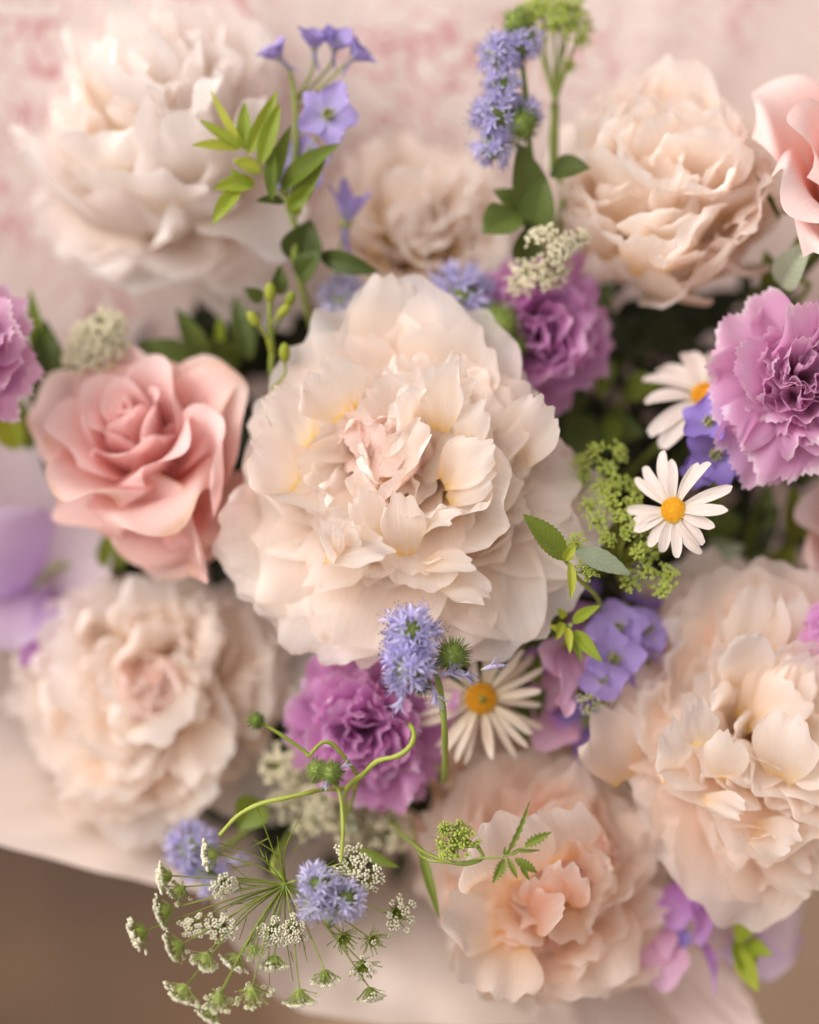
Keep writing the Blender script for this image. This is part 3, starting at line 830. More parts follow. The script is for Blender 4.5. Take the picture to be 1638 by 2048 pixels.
def spiky_ball(rng, c, r, n, L, axis, spread=1.0, wid=.0005, R=None):
    gs = [ball(c, r, (1, 1, 1), 8, 10, uvu=.2)]
    F = frame(axis)
    for i in range(n):
        u = 1 - 2 * (i + .5) / n * spread; a = i * 2.39996
        h = math.sqrt(max(0, 1 - u * u))
        d = F @ np.array([h * math.cos(a), h * math.sin(a), u])
        d = unit(d + rng.normal(0, .15, 3))
        side = unit(np.cross(d, rng.normal(0, 1, 3)))
        p0 = c + d * r * .85; p1 = c + d * (r + L * rng.uniform(.6, 1.2)) + side * L * .2
        V = [p0 + side * wid, p0 - side * wid, p0 + np.cross(d, side) * wid, p1]
        gs.append(G(V, None, [(0, 1, 3), (1, 2, 3), (2, 0, 3)], [[.2, .3], [.2, .6], [.2, .5], [.9, .5]]))
    return join(gs)

def globe_head(T, rng, c, axis, r, n, mat, spread=.8, k=1.0, hold=None):
    """a round head: green calyx ball with florets all over it"""
    h = T.add('flower_head', spiky_ball(rng, c, r * .55, 50, r * .25, axis), LM['calyx'])
    F = frame(axis)
    n = int(n * 1.45)
    for i in range(n):
        u = 1 - 2 * (i + .5) / n * spread; a = i * 2.39996 + rng.uniform(-.3, .3)
        q = math.sqrt(max(0, 1 - u * u))
        d = unit(F @ np.array([q * math.cos(a), q * math.sin(a), u]) + rng.normal(0, .24, 3))
        Fl = frame(d, rng.normal(0, 1, 3))
        T.place('floret', FLORETS[mat][rng.randint(4)], Fl, c + d * r * .42 * rng.uniform(.7, 1.25), k * rng.uniform(.75, 1.2), parent=h)
    return h

def globe_flower(label, heads, stem_pts, seed, mat='gilia', greens=(), leaves=(), loose=(), stem_r=.0010, stem_mat='stem', group='blue globe flowers in the bouquet', name='globe_flower', cat='globe flower'):
    """heads: (px,py,z,axis,r_px,n,spread); greens: (px,py,z,axis,r_px); all on one branching stem"""
    rng = np.random.RandomState(seed)
    pts = [P(*p) for p in stem_pts]
    T = Thing(name, label, cat, pts[0], None if name == 'bare_stem' else 'green button flowers' if name == 'button_flower' else group)
    end = BIND + np.array([pts[-1][0], pts[-1][1] + .09, 0]) * .12
    main = pts + [pts[-1] * .4 + end * .6, end]
    T.add('stem', tube(main, stem_r, stem_r * 1.2, n=26), LM[stem_mat])
    def twig(c, axis):
        j = min(pts, key=lambda p: np.linalg.norm(p - c) + (0 if p is not pts[0] else 0))
        if np.linalg.norm(j - c) > .002:
            a = unit(axis)
            T.add('twig', tube([c, c - a * np.linalg.norm(j - c) * .4, j], stem_r * .6, stem_r * .8, n=8, sides=6), LM[stem_mat])
    for h in heads:
        px, py, z, ax, r, n = h[:6]; sp = h[6] if len(h) > 6 else .8
        c = P(px, py, z)
        twig(c, ax)
        globe_head(T, rng, c, ax, S(r, z), n, mat, sp, k=.84 * S(r, z) / .0088)
    for gq in greens:
        px, py, z, ax, r = gq
        c = P(px, py, z); twig(c, ax)
        T.add('seed_head', spiky_ball(rng, c, S(r, z) * .66, 320, S(r, z) * .55, ax, 1.0, S(r, z) * .035), LM['calyx'])
    for q in loose:
        px, py, z, ax, k = q
        T.place('floret', FLORETS[mat][rng.randint(4)], frame(ax, rng.normal(0, 1, 3)), P(px, py, z) - unit(ax) * .004 * k, k)
    for lf in leaves:
        b, t, w, m = lf[:4]
        face = lf[4] if len(lf) > 4 else (0, 0, 1)
        kw = lf[5] if len(lf) > 5 else {}
        T.add('leaf', leaf_g(rng, P(*b), P(*t), S(w, b[2]), face, **kw), LM[m])
    return T

def five_petal(T, rng, c, axis, r, mat, eye=True, n=5, cup=(35, -5), spur=True, spin=None, width=.95):
    """a delphinium-like bloom: n rounded sepals, a small bee at the centre and a spur behind"""
    F = frame(axis)
    h = None
    gs = [ball((0, 0, r * .05), r * .16, (1, 1, .9), 6, 8)]
    for k in range(9):
        a = k * 2.39996; q = r * .12 * math.sqrt(k / 9 + .2)
        gs.append(tube([(q * .5 * math.cos(a), q * .5 * math.sin(a), r * .05), (q * 1.6 * math.cos(a), q * 1.6 * math.sin(a), r * (.28 + .06 * (k % 3)))], r * .035, r * .05, n=2, sides=4))
    h = T.add('flower', join(gs).tf(F, c), MAT_BEE)
    spin = rng.uniform(0, 72) if spin is None else spin
    for k in range(n):
        g = petal(rng, r * rng.uniform(.9, 1.1), r * width * rng.uniform(.9, 1.1), nu=10, nv=9, a0=cup[0], a1=cup[1] + rng.uniform(-12, 12), c0=.5, c1=.5, wb=.3, wpos=.65, wtip=.7, drop=.3, ruf=.03, notch=.03, noise=.06)
        g = G(g.V + np.array([r * .06, 0, -.01 * r * (k % 2)]), g.Q, g.T, g.UV).tf(rot((0, 0, 1), spin + 360 / n * k))
        T.add('petal', g.tf(F, c), PM[mat], parent=h)
    if spur:
        T.add('spur', tube([(0, 0, 0), (r * .1, 0, -r * .4), (r * .3, 0, -r * .8)], r * .12, r * .03, n=6, sides=6).tf(F, c), PM[mat], parent=h)
    return h

def umbellet(T, rng, c, d, r, mf='floret', cupm='bright', n=22, white=1.0, sub=True, hair=0):
    """a small umbel: green pedicels and bracts from c's back, tiny florets on its face; d = where the face looks"""
    F = frame(d, rng.normal(0, 1, 3))
    gs, fl = [], []
    b = np.array([0, 0, -r * .75])
    cv, m = [], 14
    for i, (q, h) in enumerate(((.04, -.76), (.12, -.73), (.22, -.62), (.30, -.46), (.34, -.26))):
        for j in range(m):
            a = j * 6.283 / m
            qq = q * (1 + .12 * (j % 2) * (i / 4)); cv.append((qq * r * math.cos(a), qq * r * math.sin(a), h * r + .08 * r * (j % 2) * i / 4))
    gs.append(G(cv, grid_faces(5, m, True), None, np.stack([np.repeat(np.linspace(0, 1, 5), m), np.tile((np.arange(m) % 2) * .5, 5)], 1)))
    for i in range(n):
        q = math.sqrt((i + .5) / n) * rng.uniform(.8, 1.25); a = i * 2.39996 + rng.uniform(-.4, .4)
        e = np.array([q * r * math.cos(a), q * r * math.sin(a), r * (.12 - .30 * q * q) + rng.uniform(-.05, .05) * r])
        gs.append(tube([b, e], r * .022, r * .03, n=2, sides=3))
        gs.append(bead(e, r * .07, .2))
        if rng.uniform() < white:
            fr = r * .125
            for kk in range(5):
                aa = kk * 1.2566 + rng.uniform(0, 1); 
                fl.append(ball(e + np.array([math.cos(aa) * fr, math.sin(aa) * fr, fr * rng.uniform(.3, .9)]), fr * .66, (1, 1, .9), 4, 5, uvu=rng.uniform(.5, 1)))
    for i in range(9):
        aa = i * .7 + rng.uniform(-.2, .2); q2 = rng.uniform(.55, .9)
        e = np.array([math.cos(aa) * q2 * r, math.sin(aa) * q2 * r, -.25 * r]); m3 = e * .5 + b * .5 + np.array([0, 0, -.12 * r])
        gs.append(tube([b, m3, e], r * .05, r * .008, n=5, sides=4))
    for i in range(hair):
        dd = unit(rng.normal(0, 1, 3) + np.array([0, 0, .2])); gs.append(tube([dd * r * .5, dd * r * rng.uniform(1.1, 1.6)], r * .02, r * .006, n=2, sides=3))
    o = T.add('umbellet', join(gs).tf(F, c), LM[cupm])
    if fl:
        T.add('florets', join(fl).tf(F, c), PM[mf], parent=o, kind='stuff')
    return c + F @ b

def lace_flower(label, hub, umbs, seed, mf='floret', cupm='umbel', rays='stem', stem=None, bracts=0, ray_r=.00025, n=26, white=1.0, hair=0, group='lace flowers in the bouquet', name='lace_flower', bow=.15, stem_r=.0011, bract_dirs=()):
    """hub (px,py,z); umbs: (px,py,z,dir,r_px[,white])"""
    rng = np.random.RandomState(seed)
    h = P(*hub)
    T = Thing(name, label, 'lace flower', h, group)
    pts = [h] + [P(*q) for q in (stem or [])]
    end = BIND + np.array([pts[-1][0], pts[-1][1] + .09, 0]) * .12
    pts += [pts[-1] * .4 + end * .6, end]
    T.add('stem', tube(pts, stem_r, stem_r * 1.2, n=24), LM['stem'])
    for u in umbs:
        px, py, z, d, r = u[:5]
        w = u[5] if len(u) > 5 else white
        d = np.array([d[0], -d[1], d[2]], float)          # given with y down, as in the picture
        c = P(px, py, z)
        b = umbellet(T, rng, c, d, S(r, z), mf, cupm, n, w, hair=hair)
        L = np.linalg.norm(b - h)
        mid = (b + h) / 2 - unit(d) * L * bow + rng.normal(0, L * .03, 3)
        mid = mid * .5 + ((b + h) / 2) * .5
        T.add('ray', tube([h, mid, b], ray_r * 1.2, ray_r, n=9, sides=5), LM[rays])
    for (dx, dy, dz, L) in bract_dirs:
        e = h + unit((dx, -dy, dz)) * S(L, hub[2])
        m2 = (h + e) / 2 + rng.normal(0, S(L, hub[2]) * .07, 3)
        gs = [tube([h, m2, e], .00030, .00012, n=8, sides=4)]
        for k in range(rng.randint(1, 4)):
            f = rng.uniform(.35, .8); q = h + (e - h) * f
            gs.append(tube([q, q + unit((e - h) + rng.normal(0, L * PXM * .5, 3)) * L * PXM * rng.uniform(.15, .3)], .00022, .0001, n=3, sides=4))
        T.add('bract', join(gs), LM['bright'])
    return T

# ------------------------------------------------------------------ peonies
R_A = .047
A_EXTRA = [((1030, 1015, -.048), (1212, 1008, -.036), 250, (-.1, .1, 1), dict(c0=.35, c1=.3)), ((1040, 1080, -.048), (1180, 1130, -.040), 240, (-.1, .2, 1), dict(c0=.35, c1=.3)), ((610, 1095, -.044), (455, 1120, -.034), 260, (.1, .2, 1), dict(c0=.35, c1=.3)),
    ((770, 760, -.044), (796, 570, -.034), 180, (0, -.1, 1), dict(c0=.4, c1=.4)), ((870, 810, -.040), (935, 640, -.028), 230, (-.1, -.1, 1), dict(c0=.4, c1=.4)), ((720, 1170, -.040), (585, 1310, -.028), 290, (.1, .5, .9), dict(c0=.35, c1=.4)), ((850, 1200, -.040), (830, 1345, -.032), 280, (0, .5, .9), dict(c0=.35, c1=.3)),
    ((748, 1080, -.014), (724, 972, -.004), 74, (.1, -.2, 1), {}), ((812, 1110, -.014), (802, 985, -.004), 92, (0, -.25, 1), {}), ((842, 1072, -.008), (920, 1022, .002), 52, (-.1, .7, .7), {}),
    ((700, 1122, -.014), (652, 1040, -.002), 96, (.3, 0, 1), dict(c1=.9)), ((690, 1110, -.012), (706, 1042, -.002), 60, (0, .2, 1), {}), ((668, 1120, -.012), (665, 1050, .001), 54, (-.2, .2, 1), {}), ((650, 1120, -.014), (780, 1108, -.004), 90, (0, .6, .8), dict(bend=30)),
    ((885, 965, -.014), (986, 886, -.002), 110, (-.3, .1, 1), {}), ((898, 1005, -.014), (992, 944, -.004), 76, (-.2, .3, 1), {}), ((882, 862, -.018), (893, 726, -.004), 92, (-.2, .2, 1), {}), ((900, 800, -.018), (912, 712, -.006), 66, (0, .3, 1), {}), ((905, 800, -.016), (957, 762, -.006), 52, (-.3, .3, 1), {}),
    ((778, 975, -.014), (850, 848, -.004), 104, (-.6, .1, .8), dict(c0=.9, c1=.8)), ((840, 1135, -.016), (944, 1128, -.006), 66, (0, .6, .8), {}), ((875, 1165, -.018), (975, 1196, -.010), 80, (0, .6, .8), {}), ((1035, 930, -.030), (1094, 812, -.016), 120, (-.4, .1, .9), dict(c0=.8)), ((625, 880, -.022), (552, 792, -.008), 100, (.3, .2, 1), {}),
    ((600, 960, -.024), (500, 880, -.012), 170, (.4, .1, 1), {}), ((930, 900, -.018), (968, 800, -.004), 84, (-.4, .1, 1), {}), ((830, 850, -.018), (800, 790, -.006), 100, (0, .4, 1), {}), ((690, 830, -.022), (640, 740, -.010), 150, (.2, -.1, 1), {})]
peony('largest creamy white peony, wide open at the middle of the bouquet, pink at heart', 826, 975, -.050, (-.06, .26, .96), R_A, 11,
      [(92, 372, 307, 40, 12), (68, 349, 298, 42, 8), (42, 307, 279, 40, 4), (22, 288, 242, 44, 10), (0, 326, 260, 34, -4), (-20, 400, 279, 26, -14), (-42, 395, 335, 25, -16),
       (-66, 400, 326, 26, -16), (-86, 367, 316, 24, -18), (-108, 372, 316, 30, -10), (-128, 395, 326, 28, -14), (-150, 400, 316, 26, -14), (-172, 344, 288, 32, -6),
       (168, 326, 279, 36, 0), (148, 326, 279, 40, 6), (128, 335, 288, 42, 8), (110, 353, 288, 40, 8)],
      tufts=[dict(n=70, hole=(-.13, .10, .12))], extra=A_EXTRA, heart=dict(off=(-.13, .10, .0), reach=.72, width=.72))

peony('white peony seen from its side at the upper left, fluffy top above broad drooping petals', 368, 428, -.105, (-.12, .74, .66), .050, 21,
      [(-95, 290, 330, 5, 84), (-50, 290, 330, 5, 82), (-140, 290, 330, 5, 82), (175, 300, 320, 5, 82), (-10, 290, 320, 8, 82), (30, 290, 300, 20, 84), (75, 290, 300, 30, 86), (120, 290, 300, 25, 84), (150, 290, 300, 12, 84),
       (-112, 235, 330, 0, -6), (-70, 225, 320, 0, -4), (200, 270, 240, 5, 5), (-28, 270, 250, -15, -40), (-45, 255, 230, -20, -50)],
      ('white', 'white', 'white'),
      layers=[dict(n=9, reach=1.25, width=1.15, a0=14, a1=92, c0=.6, c1=.7, r0=.15, tilt=6, notch=.015), dict(n=9, reach=1.15, width=.95, a0=36, a1=96, c0=.6, c1=.6, notch=.02, tilt=8), dict(n=8, reach=1.1, width=.85, a0=55, a1=98, c0=.6, c1=.6, notch=.02)],
      tufts=[dict(n=46, L=(.45, .75), W=(.4, .8), rad=.70, lean=(-5, 25), zr=.55, h0=.45, notch=(.01, .035), ruf=(.01, .04))], stam=False, heart=False, extra=[((425, 425, -.088), (590, 515, -.066), 270, (.1, .6, .8), dict(c0=.6, c1=.5)), ((410, 450, -.098), (500, 580, -.085), 170, (.1, .5, .8), {}), ((210, 430, -.105), (75, 450, -.090), 170, (.2, .4, .9), {}), ((330, 450, -.095), (300, 545, -.082), 300, (0, .7, .7), dict(c0=.3, c1=.3)), ((260, 430, -.095), (160, 520, -.085), 200, (.1, .6, .8), {})])

peony('pale blurred peony half hidden far back between delphinium and tall violet spike', 825, 520, -.102, (0, .45, .89), .040, 31,
      [(k * 36, 190, 260, 45, 20) for k in range(10)], ('cream', 'cream', 'cream'))

peony('cream peony at the upper right, cupped like a bowl with ragged inner petals', 1330, 512, -.085, (-.05, .62, .78), .043, 41,
      [(-90, 285, 380, 0, 88), (-50, 285, 360, 0, 88), (-130, 285, 360, 0, 88), (-170, 290, 340, 5, 90), (-10, 290, 340, 5, 90), (30, 285, 320, 20, 90), (70, 280, 320, 30, 92), (110, 285, 320, 30, 90), (150, 290, 330, 15, 90)],
      ('cream', 'cream', 'cream'),
      layers=[dict(n=8, reach=1.2, width=1.15, a0=6, a1=96, tilt=7, notch=.015, c0=.7, c1=.8, mat='cream', r0=.15), dict(n=7, reach=1.15, width=.85, a0=35, a1=98, c0=.6, c1=.7), dict(n=7, reach=1.1, width=.8, a0=55, a1=98, notch=.025)],
      tufts=[dict(n=60, L=(.42, .70), W=(.40, .80), rad=.80, lean=(-5, 30), h0=.42, zr=.62, notch=(.01, .04), ruf=(.01, .05))], stam=False, heart=False)

peony('soft blurred cream peony at the lower left, below the dusty pink rose', 325, 1388, -.105, (-.05, .12, .99), .050, 51,
      [(200, 264, 264, 30, 0), (178, 251, 246, 30, -2), (158, 216, 255, 38, 5), (130, 220, 264, 40, 8), (105, 229, 264, 40, 10), (80, 224, 264, 42, 10), (55, 233, 264, 40, 10), (30, 238, 264, 38, 8),
       (5, 233, 264, 35, 0), (-20, 242, 264, 30, -5), (-45, 233, 264, 30, -5), (-70, 220, 264, 30, -5), (-95, 216, 264, 30, -5), (-120, 211, 264, 30, -2), (-145, 211, 255, 30, 0)],
      ('cream', 'cream', 'cream_core'), tufts=[dict(n=64, rad=.65)])

peony('large cream and butter yellow peony at the lower right, petals running down its side', 1500, 1490, -.060, (.10, .34, .93), .048, 61,
      [(100, 316, 298, 45, 20), (80, 316, 298, 45, 20), (60, 307, 298, 42, 15), (130, 307, 298, 40, 5), (160, 288, 288, 34, 0), (182, 302, 205, 32, -6), (205, 270, 260, 30, -10), (225, 288, 270, 28, -20), (243, 326, 288, 26, -22), (258, 358, 298, 25, -24), (275, 326, 298, 25, -20), (295, 307, 298, 28, -14), (320, 307, 298, 30, -8), (345, 307, 288, 34, 0), (10, 307, 288, 38, 6), (35, 307, 288, 40, 8)],
      ('peach', 'cream', 'peach'),
      layers=[dict(OPEN[0], mat='peach'), dict(OPEN[1]), dict(OPEN[2], mat='cream')], tufts=[dict(n=44, rad=.62, L=(.4, .8), W=(.35, .85))], heart=False, stam=False, extra=[
       ((1335, 1560, -.025), (1338, 1450, -.010), 90, (.4, 0, 1), {}), ((1400, 1490, -.02), (1388, 1405, -.006), 84, (0, .1, 1), {}), ((1450, 1560, -.02), (1452, 1460, -.006), 96, (-.1, -.2, 1), {}), ((1560, 1560, -.022), (1592, 1430, -.010), 130, (-.4, .1, 1), {}),
       ((1500, 1660, -.022), (1580, 1690, -.012), 100, (0, .6, .8), {}), ((1400, 1600, -.018), (1490, 1630, -.008), 64, (0, .6, .8), {}), ((1250, 1560, -.040), (1192, 1425, -.032), 150, (.3, 0, 1), dict(mat='peach', c0=.3, c1=.2)),
       ((1500, 1340, -.042), (1512, 1180, -.034), 130, (0, .2, 1), dict(notch=.06)), ((1585, 1330, -.042), (1592, 1195, -.032), 110, (-.2, .2, 1), dict(notch=.06)), ((1400, 1270, -.076), (1405, 1102, -.068), 280, (0, .2, 1), dict(mat='peach', c0=.3, c1=.2))])

peony('peach peony at the bottom with a coral heart, under the green feathery bud', 1078, 1768, -.070, (.12, .30, .94), .042, 74,
      [(115, 252, 269, 42, 15), (90, 227, 260, 42, 12), (65, 218, 260, 42, 12), (40, 218, 252, 40, 10), (15, 202, 252, 38, 5), (-10, 202, 244, 35, 0), (-35, 206, 252, 32, -4), (-60, 189, 252, 30, -5), (-85, 181, 260, 30, -5), (-110, 181, 260, 30, -5), (-135, 202, 260, 30, -5), (-160, 223, 252, 30, -5), (175, 235, 252, 32, 0), (150, 252, 260, 36, 5), (132, 260, 260, 40, 8)],
      ('peach', 'peach', 'coral'),
      layers=[dict(OPEN[0]), dict(OPEN[1], mat='peach'), dict(OPEN[2], mat='coral')], tufts=[dict(n=40, rad=.6, L=(.4, .75), W=(.35, .8))], heart=dict(off=(.2, .15, .1)), extra=[
       ((1000, 1770, -.034), (985, 1635, -.014), 190, (.2, .1, 1), dict(mat='peach')), ((1010, 1850, -.034), (900, 1800, -.018), 170, (.4, .2, .9), {}), ((1020, 1880, -.034), (985, 1990, -.02), 170, (0, .6, .8), {}), ((1120, 1720, -.036), (1100, 1620, -.02), 160, (0, .1, 1), {}), ((1085, 1810, -.034), (1092, 1735, -.014), 110, (0, .2, 1), dict(mat='coral')), ((1130, 1800, -.034), (1150, 1725, -.012), 110, (-.3, .1, 1), dict(mat='coral')), ((1070, 1850, -.032), (1130, 1800, -.012), 90, (-.2, .4, .9), dict(mat='coral'))])

peony('blurred peach peony tucked behind the cream daisy, above the coral hearted one', 985, 1620, -.120, (.05, .4, .91), .042, 81,
      [(k * 40, 200, 280, 42, 12) for k in range(9)], ('peach', 'peach', 'coral'))

# ------------------------------------------------------------------ roses
rose('dusty pink rose at the left, opening upwards, its outer petals rolled back at the rim', 318, 945, -.074, (-.22, .52, .83), .039, 7, n=20, az0=200, opts=dict(a1o=32, rim=-65), outer=[
    ((315, 900, -.080), (205, 745, -.056), 240, (.4, -.3, .85), dict(bend=18, c0=.5, c1=.4, rim=-40)), ((335, 890, -.080), (335, 722, -.058), 240, (0, -.4, .9), dict(bend=18, c0=.5, c1=.4, rim=-40)),
    ((395, 980, -.076), (478, 748, -.050), 240, (-.5, 0, .85), dict(bend=22, c0=.7, c1=.5, rim=-60)),
    ((300, 960, -.074), (85, 880, -.054), 210, (.3, .4, .8), dict(bend=22, eroll=.25, c0=.5, c1=.3, point=.10)), ((300, 985, -.070), (105, 1040, -.052), 210, (.2, .7, .7), dict(bend=25, eroll=.25, c0=.5, c1=.3, point=.10)),
    ((345, 1000, -.070), (270, 1130, -.054), 230, (.2, .6, .8), dict(bend=30, eroll=.2, c0=.6, c1=.3)), ((360, 1010, -.070), (335, 1160, -.058), 220, (0, .6, .8), dict(bend=35, eroll=.2, c0=.6, c1=.3)),
    ((390, 1000, -.068), (470, 1075, -.052), 220, (-.2, .6, .8), dict(bend=30, eroll=.2, c0=.6, c1=.3)),
    ((345, 1125, -.066), (345, 960, -.040), 330, (-.15, .45, .88), dict(bend=-14, c0=1.0, c1=.9, rim=-80, rim_s=.8)), 
    ((390, 1060, -.062), (440, 830, -.036), 250, (-.5, .35, .8), dict(bend=-14, c0=.9, c1=.8, rim=-90, rim_s=.8, mat='rose'))])
rose('pale pink rose cut off by the right edge, above the frilled lilac carnation', 1668, 440, -.045, (.22, .52, .82), .040, 17, ('rose2', 'rose2'), az0=40)
rose('dim blush rose half out of view at the right edge, behind the white daisy', 1725, 1110, -.085, (.1, .5, .86), .034, 27, ('rose2', 'rose2'), az0=140)

# ------------------------------------------------------------------ carnations
carnation('frilled lilac pink carnation at the right edge with pale petal rims', 1578, 775, -.030, (.16, .06, .98), .029, 101, 'carn_lilac')
carnation('deep orchid carnation behind the upper right shoulder of the largest peony', 1072, 668, -.062, (.12, -.05, .99), .0255, 102, 'carn')
carnation('deep orchid carnation below the largest peony, left of the cream daisy', 735, 1440, -.050, (-.05, -.18, .98), .028, 103, 'carn')
carnation('bright lilac carnation cut off by the left edge, above the sweet pea', -98, 712, -.035, (.3, .1, .95), .0255, 104, 'carn_lilac')
carnation('magenta carnation of which only a sliver shows at the right edge', 1705, 1262, -.03, (-.2, .1, .97), .016, 105, 'carn')

# ------------------------------------------------------------------ daisies
daisy('white daisy with a golden eye tilted to the right, beside the green lace flower', 1347, 1020, -.010, (-.50, .10, .86), 112, 27, 17, 54, 201, stem_to=[(1300, 1080, -.06)],
      reach_fn=lambda az: 1.0 + .12 * math.cos(math.radians(az - 60)))
daisy('white daisy half covered by the frilled lilac carnation', 1412, 790, -.040, (-.20, .62, .76), 135, 40, 14, 62, 202, stem_to=[(1330, 880, -.07)], dmat=MAT_DISC2)
daisy('cream daisy with thin spidery petals, behind the blue globe flower at the centre', 962, 1397, -.038, (.05, .12, .99), 138, 17, 29, 66, 203, mat='daisy_cream', dmat=MAT_DISC2, droop=(8, -12))

# ------------------------------------------------------------------ blue globe flowers
globe_flower('lavender blue globe flower with a green seed head, in front of the largest peony', [
    (826, 1268, .004, (-.25, .65, .7), 52, 46, .85), (818, 1335, .006, (-.5, -.1, .85), 52, 40, .7)],
    [(868, 1330, -.004), (882, 1390, -.006), (890, 1480, -.012), (885, 1560, -.06)], 301, greens=[(905, 1312, .000, (.25, .6, .75), 40), (842, 1368, .003, (-.1, -.8, .5), 26)],
    loose=[(985, 1332, .002, (.9, .35, .3), 1.0), (900, 1345, .004, (.8, .3, .5), 1.1), (930, 1350, .003, (.9, -.1, .4), 1.0), (800, 1405, .004, (-.45, -.9, .1), 1.1), (870, 1390, .004, (.3, -.9, .3), 1.1), (782, 1240, .004, (-.7, .6, .3), 1.0)])
globe_flower('pale lavender globe flower hanging in the lace umbel at the bottom', [
    (640, 1768, .008, (-.3, .5, .8), 40, 34, .8), (692, 1800, .006, (.5, -.3, .8), 40, 32, .8), (632, 1808, .008, (-.5, -.3, .8), 36, 26, .8)],
    [(655, 1790, -.004), (660, 1850, -.01), (700, 1760, -.06)], 302, mat='gilia_pale')
globe_flower('blurred lavender globe flower at the lower left over the brown ground edge', [
    (385, 1695, -.045, (-.3, .5, .8), 50, 36, .9), (412, 1740, -.045, (.1, -.3, .9), 42, 28, .9)], [(430, 1710, -.055), (520, 1640, -.08)], 303,
    loose=[(470, 1720, -.045, (.9, .1, .3), 1.2), (455, 1760, -.045, (.7, -.4, .3), 1.2)])
globe_flower('tall spike of violet globe flowers standing up at the top between two peonies', [
    (1000, 110, -.034, (-.4, .6, .6), 42, 40, .9), (1040, 95, -.034, (.3, .6, .7), 36, 30, .9), (1005, 175, -.032, (-.6, .1, .7), 38, 30, .9), (995, 230, -.032, (-.6, .1, .7), 48, 42, .9),
    (1050, 225, -.036, (.5, .3, .7), 34, 26, .9), (985, 295, -.032, (-.5, -.4, .7), 40, 32, .9), (1060, 80, -.034, (.5, .4, .6), 30, 18, .9)],
    [(1045, 130, -.04), (1052, 200, -.042), (1060, 300, -.046), (1078, 400, -.055), (1090, 500, -.09)], 304, greens=[(1045, 250, -.030, (.2, -.3, .9), 36), (1035, 45, -.034, (-.2, .3, .9), 34)],
    stem_mat='calyx')
globe_flower('blue globe flower peeking over the top right of the largest peony, beside the orchid carnation', [
    (925, 595, -.052, (.0, .8, .6), 62, 46, .9)], [(925, 640, -.07), (930, 720, -.10)], 305, greens=[(1000, 650, -.045, (.3, .3, .9), 50), (1035, 690, -.045, (.4, -.2, .9), 26)])
globe_flower('small grey lavender globe flower behind the top left of the largest peony', [
    (690, 605, -.058, (-.2, .8, .6), 52, 40, .9), (735, 592, -.060, (.2, .8, .5), 30, 18, .9)], [(715, 650, -.075), (720, 720, -.11)], 306, mat='gilia_pale')
# button stems
globe_flower('curling lime stem with a round green button, in front of the lower left peony', [],
    [(522, 1446, .004), (560, 1468, .003), (610, 1503, .0), (618, 1512, .0), (640, 1488, -.002), (665, 1488, -.004), (700, 1530, -.008), (715, 1560, -.02), (700, 1620, -.06)], 307,
    greens=[(513, 1441, .004, (-.3, .3, .9), 20)], stem_r=.0006, stem_mat='stem_lime', name='button_flower', cat='button flower')
globe_flower('curling lime stem ending bare over the orchid carnation at the lower middle', [],
    [(818, 1446, .004), (828, 1465, .004), (822, 1490, .003), (795, 1512, .002), (755, 1522, .0), (725, 1550, -.004), (700, 1570, -.01), (690, 1600, -.04), (700, 1660, -.08)], 308, stem_r=.0008, stem_mat='stem_lime', name='bare_stem', cat='stem')
globe_flower('two green seed buttons on a lime stem dropping into the white lace umbel', [],
    [(682, 1722, .004), (686, 1660, .004), (682, 1600, .002), (672, 1570, .0), (650, 1545, .0), (630, 1525, -.004), (640, 1560, -.03)], 309,
    greens=[(634, 1540, .0, (-.4, .4, .8), 26), (664, 1545, .003, (.4, .2, .8), 28)], loose=[(690, 1530, .004, (.8, .3, .3), .6), (652, 1568, .004, (-.4, -.9, .3), .6)], mat='gilia_pale', stem_r=.0006, stem_mat='stem_lime', name='button_flower', cat='button flower')

# ------------------------------------------------------------------ delphiniums
rng = np.random.RandomState(401)
T = Thing('delphinium', 'violet blue delphinium stem at the top, left of centre, with bright green leaves', 'delphinium', P(600, 480, -.051), 'delphiniums in the bouquet')
T.add('stem', tube([P(582, 150, -.046), P(590, 200, -.047), P(592, 300, -.049), P(575, 400, -.051), P(600, 480, -.053), P(610, 600, -.06), BIND + (0, .03, .1), BIND], .0009, .0014, n=26), LM['stem'])
blooms = [((560, 118, -.042), (-.55, .75, .35), 50, (58, 30)), ((628, 100, -.042), (.1, .85, .45), 52, (62, 35)), ((668, 100, -.042), (.3, .75, .6), 52, (55, 30)), ((703, 118, -.042), (.75, .6, .35), 48, (58, 30)),
          ((655, 232, -.038), (.05, .1, .98), 66, (25, -8)), ((605, 335, -.050), (-.1, .3, .9), 66, (30, 0)), ((690, 450, -.056), (.2, .9, .4), 90, (70, 52))]
for c, ax, r, cup in blooms:
    p = P(*c)
    five_petal(T, rng, p, ax, S(r, c[2]), 'delph', cup=cup, width=.95 if r < 80 else .4, n=5 if r < 80 else 4)
    a = unit(ax)
    j = P(590, c[1] + 105, -.050) if c[1] < 400 else P(668, 600, -.06)
    T.add('flower_stalk', tube([p - a * S(r, c[2]) * .1, p - a * S(r, c[2]) * .8, j], .0005, .0006, n=8, sides=6), LM['stem'])
